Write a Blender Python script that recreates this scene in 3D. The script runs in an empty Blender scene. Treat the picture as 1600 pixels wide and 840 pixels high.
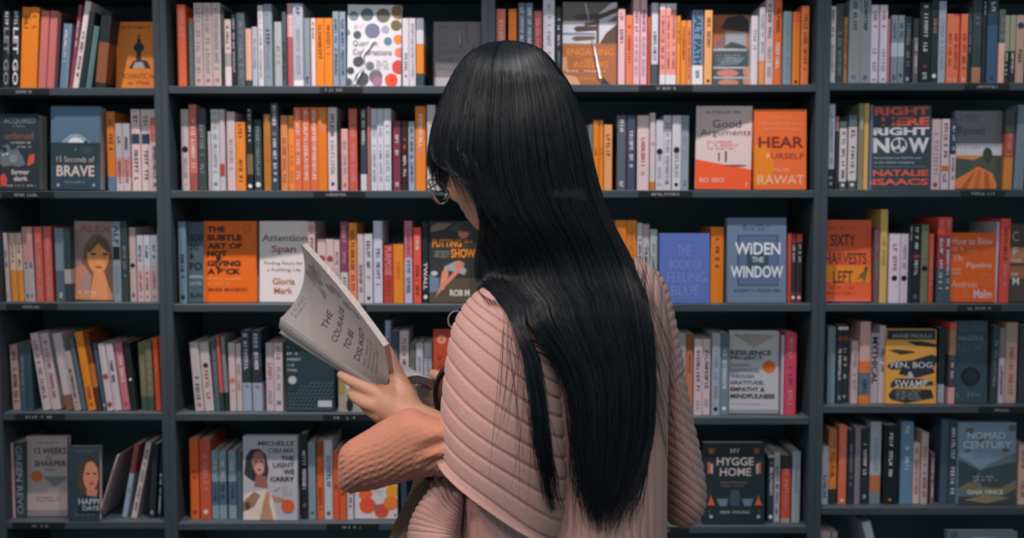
import bpy, math, random
import numpy as np
from mathutils import Vector, Matrix

C = bpy.context.scene.collection
SC = bpy.context.scene
R = math.radians
rnd = random.Random(7)

# ------------------------------------------------------------------ camera
CAM_Z, PITCH, FPX = 1.42, R(3.8), 1555.0
cam_d = bpy.data.cameras.new('camera')
cam_d.sensor_width = 36.0
cam_d.lens = FPX / 1600 * 36.0
cam_d.clip_start = 0.05
cam_d.dof.use_dof = True
cam_d.dof.focus_distance = 1.27
cam_d.dof.aperture_fstop = 6.3
cam = bpy.data.objects.new('camera', cam_d)
cam.location = (0, 0, CAM_Z)
cam.rotation_euler = (R(90) - PITCH, 0, 0)
C.objects.link(cam)
SC.camera = cam

# ------------------------------------------------------------------ light
SC.view_settings.view_transform = 'Standard'
SC.view_settings.look = 'None'
SC.view_settings.gamma = 1.0
SC.view_settings.use_curve_mapping = False
SC.view_settings.exposure = 0.0
world = bpy.data.worlds.new('shop_ambient')
SC.world = world
world.use_nodes = True
bg = world.node_tree.nodes['Background']
bg.inputs[0].default_value = (0.68, 0.90, 1.0, 1)
bg.inputs[1].default_value = 0.30

def spot(name, loc, target, energy, color, size=70, blend=0.6, rad=0.06):
    d = bpy.data.lights.new(name, 'SPOT')
    d.energy, d.color, d.spot_size, d.spot_blend, d.shadow_soft_size = energy, color, R(size), blend, rad
    o = bpy.data.objects.new(name, d)
    o.location = loc
    o.rotation_euler = (Vector(target) - Vector(loc)).to_track_quat('-Z', 'Y').to_euler()
    C.objects.link(o)
    return o

# track heads close above the shelves: their boards throw the shade on the upper half of the books
for tx, te, tc in ((-1.15, 78, (1.0, 0.87, 0.83)), (-0.42, 124, (1.0, 0.88, 0.84)), (0.36, 100, (1.0, 0.89, 0.87)), (1.12, 38, (0.96, 0.92, 0.96))):
    spot('track_spot', (tx, 1.97, 2.78), (tx, 2.31, 1.05), te, tc, 56, 1.0, 0.02)
def area(name, loc, target, energy, color, sx, sy):
    d = bpy.data.lights.new(name, 'AREA')
    d.shape, d.size, d.size_y, d.energy, d.color = 'RECTANGLE', sx, sy, energy, color
    o = bpy.data.objects.new(name, d)
    o.location = loc
    o.rotation_euler = (Vector(target) - Vector(loc)).to_track_quat('-Z', 'Y').to_euler()
    C.objects.link(o)
area('added_front_fill', (-0.25, -0.7, 3.1), (-0.05, 2.0, 1.2), 17, (1.0, 0.88, 0.85), 1.4, 0.8)  # unseen fill light added behind the camera to lift the shaded parts
spot('added_crown_spot', (-0.35, 0.75, 3.2), (0.0, 1.3, 1.4), 55, (1.0, 0.92, 0.90), 36, 0.8, 0.10)  # unseen spot added over the reader for the highlight on the crown
spot('added_back_fill_spot', (-1.3, -0.7, 3.0), (-0.02, 1.2, 1.15), 78, (1.0, 0.86, 0.84), 26, 0.9, 0.10)  # added from the camera side to brighten the cardigan's back
spot('added_warm_spot', (-1.1, 0.45, 2.7), (-0.13, 1.30, 1.17), 42, (1.0, 0.74, 0.58), 17, 0.7, 0.05)  # added warm spot, there only to tint and brighten the forearm

# ------------------------------------------------------------------ helpers
CP, SP = math.cos(PITCH), math.sin(PITCH)
def at(px, py, Y):
    """the point on the depth plane Y that the photograph shows at (px, py)"""
    a, b = (px - 800) / FPX, (420 - py) / FPX
    dx, dy, dz = a, CP + b * SP, -SP + b * CP
    k = Y / dy
    return Vector((dx * k, Y, CAM_Z + dz * k))
def proj(x, Y, z):
    dy, dz = Y, z - CAM_Z
    f = dy * CP - dz * SP
    u = dy * SP + dz * CP
    return 800 + x / f * FPX, 420 - u / f * FPX

def lin(c):
    c = c / 255
    return c / 12.92 if c <= 0.04045 else ((c + 0.055) / 1.055) ** 2.4
def hexlin(h, gain=1.0, cap=0.9):
    c = [lin(int(h[i:i + 2], 16)) * gain for i in (0, 2, 4)]
    k = min(1.0, cap / max(c))
    return tuple(v * k for v in c)

_mats = {}
def mat(name, col, rough=0.5, spec=0.5, noise=0.06, scale=60, bump=0.0, bscale=400, sheen=0.0, metal=0.0, trans=0.0, coat=0.0):
    key = (name, tuple(round(v, 3) for v in col), rough)
    if key in _mats: return _mats[key]
    m = bpy.data.materials.new(name)
    m.use_nodes = True
    nt = m.node_tree
    b = nt.nodes['Principled BSDF']
    b.inputs['Roughness'].default_value = rough
    b.inputs['Specular IOR Level'].default_value = spec
    b.inputs['Metallic'].default_value = metal
    b.inputs['Transmission Weight'].default_value = trans
    b.inputs['Coat Weight'].default_value = coat
    if sheen: b.inputs['Sheen Weight'].default_value = sheen
    tc = nt.nodes.new('ShaderNodeTexCoord')
    n = nt.nodes.new('ShaderNodeTexNoise')
    n.inputs['Scale'].default_value = scale
    n.inputs['Detail'].default_value = 3
    nt.links.new(tc.outputs['Object'], n.inputs['Vector'])
    mx = nt.nodes.new('ShaderNodeMix'); mx.data_type = 'RGBA'
    mx.inputs[6].default_value = (*[v * (1 - noise) for v in col], 1)
    mx.inputs[7].default_value = (*[min(1, v * (1 + noise)) for v in col], 1)
    nt.links.new(n.outputs['Fac'], mx.inputs[0])
    nt.links.new(mx.outputs[2], b.inputs['Base Color'])
    if bump:
        n2 = nt.nodes.new('ShaderNodeTexNoise')
        n2.inputs['Scale'].default_value = bscale
        n2.inputs['Detail'].default_value = 2
        nt.links.new(tc.outputs['Object'], n2.inputs['Vector'])
        bp = nt.nodes.new('ShaderNodeBump')
        bp.inputs['Strength'].default_value = bump
        bp.inputs['Distance'].default_value = 0.002
        nt.links.new(n2.outputs['Fac'], bp.inputs['Height'])
        nt.links.new(bp.outputs['Normal'], b.inputs['Normal'])
    _mats[key] = m
    return m

class MB:
    """collects faces with a material each, then links them as one mesh object"""
    def __init__(s): s.v, s.f, s.m, s.mats, s.sm = [], [], [], [], False
    def mi(s, m):
        if m not in s.mats: s.mats.append(m)
        return s.mats.index(m)
    def face(s, pts, m):
        b = len(s.v); s.v.extend([tuple(p) for p in pts]); s.f.append(tuple(range(b, b + len(pts)))); s.m.append(s.mi(m))
    def add(s, verts, faces, m):
        b = len(s.v); k = s.mi(m); s.v.extend([tuple(p) for p in verts])
        for f in faces: s.f.append(tuple(b + i for i in f)); s.m.append(k)
    def box(s, lo, hi, m, ch=0.0):
        x0, y0, z0 = lo; x1, y1, z1 = hi
        if ch <= 0:
            vs = [(x0,y0,z0),(x1,y0,z0),(x1,y1,z0),(x0,y1,z0),(x0,y0,z1),(x1,y0,z1),(x1,y1,z1),(x0,y1,z1)]
            s.add(vs, [(0,3,2,1),(4,5,6,7),(0,1,5,4),(1,2,6,5),(2,3,7,6),(3,0,4,7)], m)
            return
        vs, fs = [], []
        ring = lambda z, c: [(x0+c,y0,z),(x1-c,y0,z),(x1,y0+c,z),(x1,y1-c,z),(x1-c,y1,z),(x0+c,y1,z),(x0,y1-c,z),(x0,y0+c,z)]
        inn = lambda z: [(x0+ch,y0+ch,z),(x1-ch,y0+ch,z),(x1-ch,y0+ch,z),(x1-ch,y1-ch,z),(x1-ch,y1-ch,z),(x0+ch,y1-ch,z),(x0+ch,y1-ch,z),(x0+ch,y0+ch,z)]
        vs = inn(z0) + ring(z0+ch, ch) + ring(z1-ch, ch) + inn(z1)
        for k in range(3):
            for i in range(8):
                fs.append((k*8+i, k*8+(i+1)%8, k*8+8+(i+1)%8, k*8+8+i))
        fs.append((7,6,5,4,3,2,1,0)); fs.append(tuple(24+i for i in range(8)))
        s.add(vs, fs, m)
    def build(s, name, parent=None, smooth=False):
        me = bpy.data.meshes.new(name)
        me.from_pydata(s.v, [], s.f)
        for m in s.mats: me.materials.append(m)
        me.polygons.foreach_set('material_index', s.m)
        if smooth: me.polygons.foreach_set('use_smooth', [True] * len(s.f))
        me.update()
        o = bpy.data.objects.new(name, me)
        C.objects.link(o)
        if parent is not None: o.parent = parent
        return o

def mesh_obj(name, v, f, m, parent=None, smooth=True):
    me = bpy.data.meshes.new(name)
    me.from_pydata([tuple(p) for p in v], [], f)
    me.materials.append(m)
    if smooth: me.polygons.foreach_set('use_smooth', [True] * len(me.polygons))
    me.update()
    o = bpy.data.objects.new(name, me)
    C.objects.link(o)
    if parent is not None: o.parent = parent
    return o

def empty(name, loc, label, cat, group=None, rot=None):
    o = bpy.data.objects.new(name, None)
    o.empty_display_size = 0.02
    C.objects.link(o)
    o.location = loc
    if rot: o.rotation_euler = rot
    o['label'], o['category'] = label, cat
    if group: o['group'] = group
    return o

_txt = {}
def text_mesh(s, bold=0.0):
    """verts scaled to the unit square, faces, aspect"""
    k = (s, bold)
    if k in _txt: return _txt[k]
    cu = bpy.data.curves.new('lettering', 'FONT')
    cu.body = s; cu.offset = bold; cu.resolution_u = 3; cu.fill_mode = 'FRONT'
    o = bpy.data.objects.new('lettering', cu)
    C.objects.link(o)
    bpy.context.view_layer.update()
    me = bpy.data.meshes.new_from_object(o.evaluated_get(bpy.context.evaluated_depsgraph_get()))
    v = np.array([p.co[:2] for p in me.vertices]); f = [tuple(p.vertices) for p in me.polygons]
    lo, hi = v.min(0), v.max(0)
    asp = (hi[0] - lo[0]) / max(1e-6, hi[1] - lo[1])
    v = (v - lo) / np.maximum(hi - lo, 1e-6)
    bpy.data.objects.remove(o); bpy.data.meshes.remove(me); bpy.data.curves.remove(cu)
    _txt[k] = (v, f, asp)
    return _txt[k]

GLY = [[(0,0,.25,1),(.6,0,.85,1),(.25,.4,.6,.6)], [(0,0,.25,1),(.25,.8,.8,1),(.25,.4,.7,.6)], [(0,0,.25,1),(.25,0,.8,.2)],
       [(0,0,.22,1),(.6,0,.82,1),(.22,.8,.6,1)], [(0,0,.22,1),(.6,0,.82,1),(.22,.8,.6,1),(.22,0,.6,.2)], [(.25,0,.5,1),(0,.8,.8,1)],
       [(0,0,.22,1),(.22,.8,.75,1),(.22,.4,.65,.58),(.22,0,.75,.2)], [(.25,0,.5,1)]]
def scribble(n, rng):
    """n letter-like marks in the unit square (writing too small to read)"""
    out, x = [], 0.0
    for i in range(n):
        if i and rng.random() < 0.16: continue
        for (a, b, c, d) in rng.choice(GLY):
            out.append(((i + a * .95) / n, b, (i + c * .95) / n, d))
    return out
# ------------------------------------------------------------------ room and bookcases
YF = 2.40            # front plane of the shelves
DEP = 0.235          # depth of a shelf
M_case = mat('slate_laminate', (0.056, 0.074, 0.088), 0.55, 0.4, 0.08, 25, 0.08, 300)
M_back = mat('slate_back_board', (0.095, 0.140, 0.155), 0.8, 0.2, 0.08, 25)
M_black = mat('black_plastic', (0.012, 0.014, 0.016), 0.4, 0.5, 0.1, 60)
M_card = mat('label_card', (0.42, 0.42, 0.43), 0.6, 0.3)
M_floor = mat('grey_carpet', (0.05, 0.05, 0.052), 0.95, 0.1, 0.35, 180, 0.4, 500)
M_wall = mat('dark_plaster', (0.08, 0.085, 0.09), 0.9, 0.2, 0.05, 8)

b = MB(); b.box((-3.2, -1.2, -0.05), (3.2, 3.0, 0.0), M_floor); o = b.build('floor'); o['kind'] = 'structure'
b = MB(); b.box((-3.2, YF + DEP + 0.03, 0.0), (3.2, YF + DEP + 0.13, 3.4), M_wall); o = b.build('wall_back'); o['kind'] = 'structure'

def xat(px, py): return at(px, py, YF).x
# bay: (inner x range on the front plane, front-top pixel rows of the shelves)
X_AB, X_BC, X_CD = xat(255, 300), xat(763, 60), xat(1283, 300)
PW = 0.0165          # thickness of one side panel
XA0 = xat(3, 640) ; XD1 = xat(1760, 300)
BAYS = {
 'A': (XA0, X_AB - PW, [-30, 137, 298, 473, 645, 815, 980]),
 'B': (X_AB + PW, X_BC - PW, [-35, 134, 297.5, 475.5, 646, 817, 985]),
 'C': (X_BC + PW, X_CD - PW, [-35, 131.5, 297, 475, 652, 822, 990]),
 'D': (X_CD + PW, XD1, [-35, 129, 296, 475, 634, 793, 948]),
}
TH = 0.018
SHELFZ = {}
CASE_LABEL = {
 'A': 'dark slate bookcase holding the seascape cover and books leaning on its lower shelves',
 'B': 'dark slate bookcase whose third shelf shows the orange cover with black capitals',
 'C': 'dark slate bookcase behind the reader holding two plain blue covers on its third shelf',
 'D': 'dark slate bookcase with the black cover with globe lettering on its second shelf',
}
HOLD = {('A',1):(0,76,25,51),('B',1):(500,566,508,540),('C',1):(999,1082,1025,1056),('D',1):(1508,1577,1525,1560),
 ('A',2):(2,83,23,60),('B',2):(490,570,509,552),('C',2):(998,1082,1018,1062),('D',2):(1502,1570,1518,1555),
 ('A',3):(10,88,36,62),('B',3):(530,572,540,565),('D',3):(1497,1565,1512,1548),
 ('A',4):(24,100,41,83),('B',4):(505,580,522,567),('D',4):(1530,1600,1553,1577),
 ('A',5):(20,100,50,76),('B',5):(511,592,535,565),('C',5):(1030,1076,1034,1050)}
for k, (x0, x1, rows) in BAYS.items():
    xm = (x0 + x1) / 2
    root = empty('bookcase', (xm, YF, 0), CASE_LABEL[k], 'bookcase', 'slate bookcases along the shop wall')
    zs = [at(800, r, YF).z for r in rows]
    SHELFZ[k] = zs
    ztop = zs[0] + 0.02
    L = lambda x, y, z: (x - xm, y - YF, z)
    for sx in (x0 - PW, x1):
        p = MB(); p.box(L(sx, YF, 0), L(sx + PW, YF + DEP, ztop), M_case, 0.0012); p.build('side_panel', root)
    p = MB(); p.box(L(x0, YF + DEP - 0.008, 0.06), L(x1, YF + DEP, ztop), M_back); p.build('back_panel', root)
    p = MB(); p.box(L(x0, YF + 0.02, 0.0), L(x1, YF + 0.036, 0.06), M_case, 0.001); p.build('plinth', root)
    zz = zs + [zs[-1] - 0.262]
    for i, z in enumerate(zz):
        p = MB(); p.box(L(x0, YF + 0.002, z - TH), L(x1, YF + DEP - 0.008, z), M_case, 0.001)
        sh = p.build('shelf', root)
        if (k, i) in HOLD:
            a, c, e, g = HOLD[(k, i)]
            py = rows[i] + 5
            q = MB()
            xa, xc = max(xat(a, py), x0 + .002), xat(c, py)
            q.box(L(xa, YF - 0.0012, z - TH * .93), L(xc, YF + 0.0018, z - TH * .12), M_black)
            xe, xg = xat(e, py), xat(g, py)
            for (u0, v0, u1, v1) in scribble(9, rnd):
                zl = z - TH * .72; hh = TH * .34
                X0, X1 = xe + (xg - xe) * u0, xe + (xg - xe) * u1
                q.face([L(X0, YF - .0016, zl + hh * v0), L(X1, YF - .0016, zl + hh * v0), L(X1, YF - .0016, zl + hh * v1), L(X0, YF - .0016, zl + hh * v1)], M_card)
            q.build('label_holder', sh)

# ------------------------------------------------------------------ books
M_pages = mat('book_pages', (0.62, 0.57, 0.52), 0.9, 0.1, 0.08, 30)
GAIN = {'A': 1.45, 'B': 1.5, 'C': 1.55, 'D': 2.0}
TC = {'k': '15181b', 'w': 'd8d0d0', 'g': '84878c', 'r': '9c3c34', 'o': 'c8682c', 'n': '2a3a52', 'y': 'a08a60', 'b': '6a3020', 'p': 'c88a8a'}
ROWN = {1: 'top', 2: 'second', 3: 'third', 4: 'fourth', 5: 'fifth', 6: 'lowest'}
CASEN = {'A': 'seascape bookcase', 'B': '', 'C': '', 'D': ''}
def cmat(h, gain): return mat('printed_card', hexlin(h, gain, 0.88), 0.5, 0.35, 0.04, 90)

def shell(mb, w, h, d, bands, t=0.0007, r=0.0008):
    """a cover wrapped round left board, spine and right board; bands = [(z0, z1, material)]"""
    out = [(-w/2, d), (-w/2, 0.0)] + [(x * w / 2, -r * (1 - x * x)) for x in (-.8, -.4, 0, .4, .8)] + [(w/2, 0.0), (w/2, d)]
    inn = [(-w/2 + t, d), (-w/2 + t, t)] + [(x * (w/2 - t), t - r * (1 - x * x)) for x in (-.8, -.4, 0, .4, .8)] + [(w/2 - t, t), (w/2 - t, d)]
    n = len(out)
    zs = sorted({0.0, h, *[z for b_ in bands for z in b_[:2]]})
    for i in range(len(zs) - 1):
        z0, z1 = zs[i], zs[i + 1]
        m = next((b_[2] for b_ in bands if b_[0] <= (z0 + z1) / 2 <= b_[1]), bands[0][2])
        for k in range(n - 1):
            mb.face([(*out[k], z0), (*out[k+1], z0), (*out[k+1], z1), (*out[k], z1)], m)
            mb.face([(*inn[k+1], z0), (*inn[k], z0), (*inn[k], z1), (*inn[k+1], z1)], m)
        for k in (0, n - 1):
            a, c = (inn[k], out[k]) if k == 0 else (out[k], inn[k])
            mb.face([(*a, z0), (*c, z0), (*c, z1), (*a, z1)], m)
    for z, m, fl in ((0.0, bands[-1][2], 1), (h, bands[0][2], 0)):
        for k in range(n - 1):
            q = [(*out[k], z), (*out[k+1], z), (*inn[k+1], z), (*inn[k], z)]
            mb.face(q[::-1] if fl else q, m)

def smoothpath(pts, n):
    T = np.linspace(0, len(pts) - 1, n); A = np.array(pts, float)
    return [tuple(np.interp(t, range(len(pts)), A[:, c]) for c in range(3)) for t in T]
_film = []
def film_mat():
    if _film: return _film[0]
    m = bpy.data.materials.new('clear_film'); m.use_nodes = True; nt = m.node_tree
    out = nt.nodes['Material Output']; nt.nodes.remove(nt.nodes['Principled BSDF'])
    g = nt.nodes.new('ShaderNodeBsdfGlossy'); g.inputs['Roughness'].default_value = 0.22
    t = nt.nodes.new('ShaderNodeBsdfTransparent'); mx = nt.nodes.new('ShaderNodeMixShader')
    lw = nt.nodes.new('ShaderNodeLayerWeight'); lw.inputs['Blend'].default_value = 0.45
    nt.links.new(lw.outputs['Fresnel'], mx.inputs[0]); nt.links.new(t.outputs[0], mx.inputs[1]); nt.links.new(g.outputs[0], mx.inputs[2])
    nt.links.new(mx.outputs[0], out.inputs['Surface'])
    _film.append(m); return m
BOOKS = []           # one dict per book in shelf order
def spine(seg, bay, row, line):
    ox, oy, sc = seg
    geo, col, txt, look, short = [s.strip() for s in line.split('|')]
    g = [float(v) for v in geo.split(',')]
    xb0, xb1, top = g[:3]; dx = g[3] if len(g) > 3 else 0.0; back = g[4] if len(g) > 4 else None
    BOOKS.append(dict(kind='s', bay=bay, row=row, x0=ox + xb0 / sc, x1=ox + xb1 / sc, top=oy + top / sc, dx=dx / sc, back=back, col=col, txt=txt, look=look, short=short))

def build_spine(B, label, group):
    bay, row = B['bay'], B['row']
    rng = random.Random(int(B['x0'] * 10) + row * 7919)
    z = SHELFZ[bay][row]
    back = B['back'] if B['back'] is not None else 0.026 + rng.random() * 0.010
    Y = YF + back
    py = BAYS[bay][2][row] - 3
    xa, xb = at(B['x0'], py, YF + .03).x, at(B['x1'], py, YF + .03).x
    ztop = at((B['x0'] + B['x1']) / 2, B['top'], Y).z
    hgt = ztop - z
    lean = B['dx'] / FPX * Y
    # lean is measured over the vertical height
    a = math.atan2(lean, hgt)
    # the plumb lines of the photograph converge a little
    bx0, bx1 = BAYS[bay][0] + .0012, BAYS[bay][1] - .0012
    if xb + max(0, lean) > bx1: xa, xb = (xa, bx1) if lean <= 0 and xb - bx1 < (xb - xa) * .6 else (xa - (xb + max(0, lean) - bx1), bx1 - max(0, lean))
    if xa + min(0, lean) < bx0: xa = bx0 - min(0, lean); xb = max(xb, xa + .008)
    w = max(0.004, (xb - xa) * math.cos(a) - 0.0009)
    h = min(hgt / math.cos(a) - w * abs(math.sin(a)) * .5, SHELFZ[bay][row - 1] - TH - z - 0.004 if row > 1 else 9)
    d = 0.128 + rng.random() * 0.02
    xm = (xa + xb) / 2
    root = empty('book', (xm, Y, z + w / 2 * abs(math.sin(a)) + 0.0004), label, 'book', group, (0, a, 0))
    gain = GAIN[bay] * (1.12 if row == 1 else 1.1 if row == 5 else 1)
    bands, prev = [], 0.0
    for tok in B['col'].split():
        hx, _, fr = tok.partition(':')
        fr = float(fr) if fr else 1.0
        bands.append((h * (1 - fr), h * (1 - prev), cmat(hx, gain))); prev = fr
    cov = MB(); shell(cov, w, h, d, bands)
    mb = MB(); mb.box((-w/2 + .0009, .0022, .0012), (w/2 - .0009, d - .002, h - .0018), M_pages); mb.build('page_block', root)
    mb = cov; yy = -0.0012
    for tok in B['txt'].split():
        c = tok[0]; rest = tok[1:]
        m = cmat(TC[c], 1.3)
        word = None
        if "'" in rest: rest, word, _ = rest.split("'")
        shape = None
        if rest[0] in 'cq': shape, rest = rest[0], rest[1:]
        f0, f1 = [float(v) for v in rest.split('-')]
        z1, z0 = h * (1 - f0), h * (1 - f1)
        if shape == 'c':       # round emblem
            rr = min(w * .4, (z1 - z0) / 2); zc = (z0 + z1) / 2
            mb.face([(rr * math.cos(t), yy, zc + rr * math.sin(t)) for t in [i * math.pi / 8 for i in range(16)]], m)
        elif shape == 'q':     # block
            mb.face([(-w * .42, yy, z0), (w * .42, yy, z0), (w * .42, yy, z1), (-w * .42, yy, z1)], m)
        elif word:
            v, f, asp = text_mesh(word.replace('_', ' '), 0.02)
            gh = w * .66
            mb.add([((p[1] - .5) * gh, yy, z1 - p[0] * (z1 - z0)) for p in v], [q[::-1] for q in f], m)
        else:
            gh = min(w * .44, 0.0090); n = max(3, int((z1 - z0) / (gh * .95)))
            for (u0, v0, u1, v1) in scribble(n, rng):
                Z1, Z0 = z1 - u0 * (z1 - z0), z1 - u1 * (z1 - z0)
                X0, X1 = (v0 - .5) * gh, (v1 - .5) * gh
                mb.face([(X0, yy, Z0), (X1, yy, Z0), (X1, yy, Z1), (X0, yy, Z1)], m)
    cov.build('cover', root)
    return root

def face(seg, bay, row, geo, look, short, col, art, spinecol=None, T=0.02, back=0.010, lean=5.0, yaw=0.0, roll=0.0):
    ox, oy, sc = seg
    x0, x1, top = geo
    BOOKS.append(dict(kind='f', bay=bay, row=row, x0=ox + x0 / sc, x1=ox + x1 / sc, top=oy + top / sc, look=look, short=short, col=col, art=art,
                      sp=spinecol or col, T=T, back=back, lean=lean, yaw=yaw, roll=roll))

SET = [('statue of a head', .070, 0), ('paint dots', .027, 0), ('plain grey cover in clear film', .085, 0), ('wooden signpost', .038, 0), ('picturing rocks', .050, 0), ('creature and red', .012, 0), ('pale sun low', .012, 0),
 ('tiny figures on a slope', .028, -8), ('wide spaced dark capitals', .010, 0), ('globe inside', .024, -7), ('ploughed red field', .044, 0), ('blonde woman', .046, 0), ('ink blot', .042, 0), ('brown title behind', .042, -3),
 ('seated runner', .03, 0), ('periwinkle', .008, 0), ('nested frames', .014, 0), ('capitals and a bird', .036, -3), ('gothic lettering', .034, -5), ('brown and tan striped', .035, 0), ('grey leaves', .022, 0),
 ('orange disc, fourth', .037, -3), ('reed shapes', .018, 0), ('dark round eye', .03, 0), ('resting chin', .018, 0), ('ringed with orange', .03, 0), ('lamps and bowls', .014, 0), ('mountain valley', .020, 0)]
WRAP = [('paint dots', [[(.48, .58, .05), (.36, .47, .075), (.27, .38, .05), (.31, .30, .02)], [(.31, .24, .02), (.22, .13, .045), (.11, .02, .06)]]),
 ('wooden signpost', [[(.41, .985, .028), (.45, .88, .035), (.48, .78, .02)], [(.545, .56, .018), (.58, .45, .03), (.63, .28, .035), (.70, .08, .03)]]),
 ('plain grey cover in clear film', [[(.57, .85, .02), (.55, .72, .035), (.58, .62, .02)], [(.82, .66, .02), (.83, .60, .035), (.85, .57, .02)], [(.70, .98, .02), (.66, .80, .015), (.74, .7, .015)]])]
def build_face(B, label, group):
    for k_, b_, y_ in SET:
        if k_ in B['look']: B['back'], B['yaw'] = b_, y_
    for k_, p_ in WRAP:
        if k_ in B['look']: B['wrap'] = p_
    bay, row = B['bay'], B['row']
    z = SHELFZ[bay][row]; Y = YF + B['back']
    py = BAYS[bay][2][row] - 3
    xa, xb = at(B['x0'], py, Y).x, at(B['x1'], py, Y).x
    ln = R(B['lean'])
    bx0, bx1 = BAYS[bay][0] + .0015, BAYS[bay][1] - .0015
    xa, xb = max(xa, bx0), min(xb, bx1)
    h = (at((B['x0'] + B['x1']) / 2, B['top'], Y + .015).z - z) / math.cos(ln)
    w, T = (xb - xa) - 0.0008, B['T']
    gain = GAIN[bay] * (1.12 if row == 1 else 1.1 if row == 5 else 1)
    rng = random.Random(int(B['x0'] * 10) + row * 7919)
    rr = R(B['roll'])
    root = empty('book', ((xa + xb) / 2, Y, z + T * math.sin(ln) + abs(math.sin(rr)) * w / 2 + .0006), label, 'book', group, (-ln, rr, R(B['yaw'])))
    mc, ms = cmat(B['col'], gain), cmat(B['sp'], gain)
    t = 0.0008
    mb = MB()
    mb.box((-w/2, 0, 0), (w/2, t, h), mc)
    mb.box((-w/2, T - t, 0), (w/2, T, h), ms)
    mb.box((-w/2 - .0002, 0.0001, 0), (-w/2 + t, T - .0001, h), ms)
    cov = mb
    mb = MB(); mb.box((-w/2 + t, t, .001), (w/2 - .002, T - t, h - .0012), M_pages); mb.build('page_block', root)
    pic = tex = cov; lay = [0]
    def uv(u, v):
        u, v = min(.998, max(.002, u)), min(.998, max(.003, v))
        return ((u - .5) * w, -0.00025 - lay[0] * 0.00004, v * h)
    for it in B['art']:
        kind = it[0]; lay[0] += 1
        m = cmat(it[-1], gain)
        if kind == 'rect':
            _, a, b_, c, d, _c = it
            pic.face([uv(a, b_), uv(c, b_), uv(c, d), uv(a, d)], m)
        elif kind == 'poly':
            pic.face([uv(*p) for p in it[1]], m)
        elif kind == 'circ':
            _, u, v, r, _c = it
            pic.face([uv(u + r * math.cos(q), v + r * w / h * math.sin(q)) for q in [i * math.pi / 12 for i in range(24)]], m)
        elif kind == 'ell':
            _, u, v, ru, rv, _c = it
            pic.face([uv(u + ru * math.cos(q), v + rv * math.sin(q)) for q in [i * math.pi / 14 for i in range(28)]], m)
        elif kind == 'text':
            _, s, a, b_, c, d, bold, _c = it
            v, f, asp = text_mesh(s, bold)
            tex.add([uv(a + p[0] * (c - a), b_ + p[1] * (d - b_)) for p in v], f, m)
        elif kind == 'scrib':
            _, a, b_, c, d, lines, _c = it
            lh = (d - b_) / lines
            for i in range(lines):
                n = max(4, int((c - a) * w / (lh * h * .62)))
                cut = 1 - 0.25 * rng.random()
                for (u0, v0, u1, v1) in scribble(n, rng):
                    if u1 > cut: continue
                    U0, U1 = a + (c - a) * u0, a + (c - a) * u1
                    V0, V1 = d - lh * (i + .8) + v0 * lh * .62, d - lh * (i + .8) + v1 * lh * .62
                    tex.face([uv(U0, V0), uv(U1, V0), uv(U1, V1), uv(U0, V1)], m)
    cov.build('cover', root)
    for path in B.get('wrap', ()):          # creases of the clear film the book is wrapped in
        P = smoothpath(path, 150); V, F = [], []; kx = 9
        for i, (u, v, wd) in enumerate(P):
            for j in range(kx):
                q = j / (kx - 1) * 2 - 1
                hgt = .0011 * (1 - q * q) + .0007 * (1 - q * q) * math.sin(i * 1.25 + 1.1 * math.sin(i * .37) + q)
                V.append(((u + q * wd - .5) * w, -.0030 - max(0, hgt), v * h))
        for i in range(len(P) - 1):
            for j in range(kx - 1):
                a_ = i * kx + j; F.append((a_, a_ + 1, a_ + kx + 1, a_ + kx))
        n_ = len(V); V += [(x, y + .0004, z) for x, y, z in V]; F += [tuple(n_ + q for q in f[::-1]) for f in F]
        mesh_obj('clear_film', V, F, film_mat(), root)
    return root
# ---- the books, read off shelf by shelf: x at the foot, x at the foot, top, shift of the top | colours | lettering | look | short name
def S(seg, bay, row, text):
    for l in text.strip().splitlines():
        if l.strip(): spine(seg, bay, row, l)
Z = 5.25
# ================= top shelf
S((0,0,Z),'A',1,"""
20,82,85,28|1c2226|w.02-.2 b.0-.0 g.22-.95'LET_GO'|black spine with big grey capitals|black spine
84,150,85,30|1c2226|w.02-.2 w.22-.95'LET_GO'|black spine with big grey capitals|black spine
155,228,60,40|c8701e|b.1-.28|plain orange paperback|orange paperback
230,300,60,46|c8701e|b.1-.28|plain orange paperback|orange paperback
303,370,90,50|a85f5c|b.0-.0|dusty red paperback|dusty paperback
372,440,90,53|a85f5c|b.0-.0|dusty red paperback|dusty paperback
443,474,110,50|4a2c30|b.0-.0|thin maroon book|maroon book
478,530,195,52|56708a|w.1-.6|steel blue leaning paperback|steel paperback
533,556,195,54|6a7686|b.0-.0|slim grey blue book|slim book
559,590,40,98|7c3a48|w.2-.5|tall crimson leaning book|crimson book
592,642,12,132|c4b4b4|k.35-.9|thin white steeply leaning book|white book
650,700,95,112|1e282a|b.0-.0|black steeply leaning book|black book
703,750,215,92|4a6668|g.3-.8|thin teal leaning book|teal book
775,860,95,72|20262a:.4 7a4a30:.92 20262a|b.0-.0|dark book with brown patch|dark book
""")
face((0,0,Z),'A',1,(950,1284,190),'orange cover with a small dark statue of a head, top shelf','orange cover','c4702c',
 [('ell',.55,.62,.13,.075,'20262a'),('ell',.55,.72,.05,.04,'20262a'),('rect',.49,.42,.61,.6,'20262a'),('poly',[(.3,.31),(.42,.42),(.6,.44),(.76,.42),(.86,.31)],'2c2a2c'),
  ('poly',[(.4,.31),(.46,.4),(.64,.41),(.72,.31)],'9a8a8a'),('ell',.55,.79,.03,.02,'20262a'),
  ('text','ROMANTIC No',.16,.16,.97,.235,.0,'5a3420'),('text','or Want',.3,.075,.82,.13,.0,'5a3420'),('scrib',.12,.88,.92,.95,1,'6a3c20')], T=0.03, lean=6)
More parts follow.
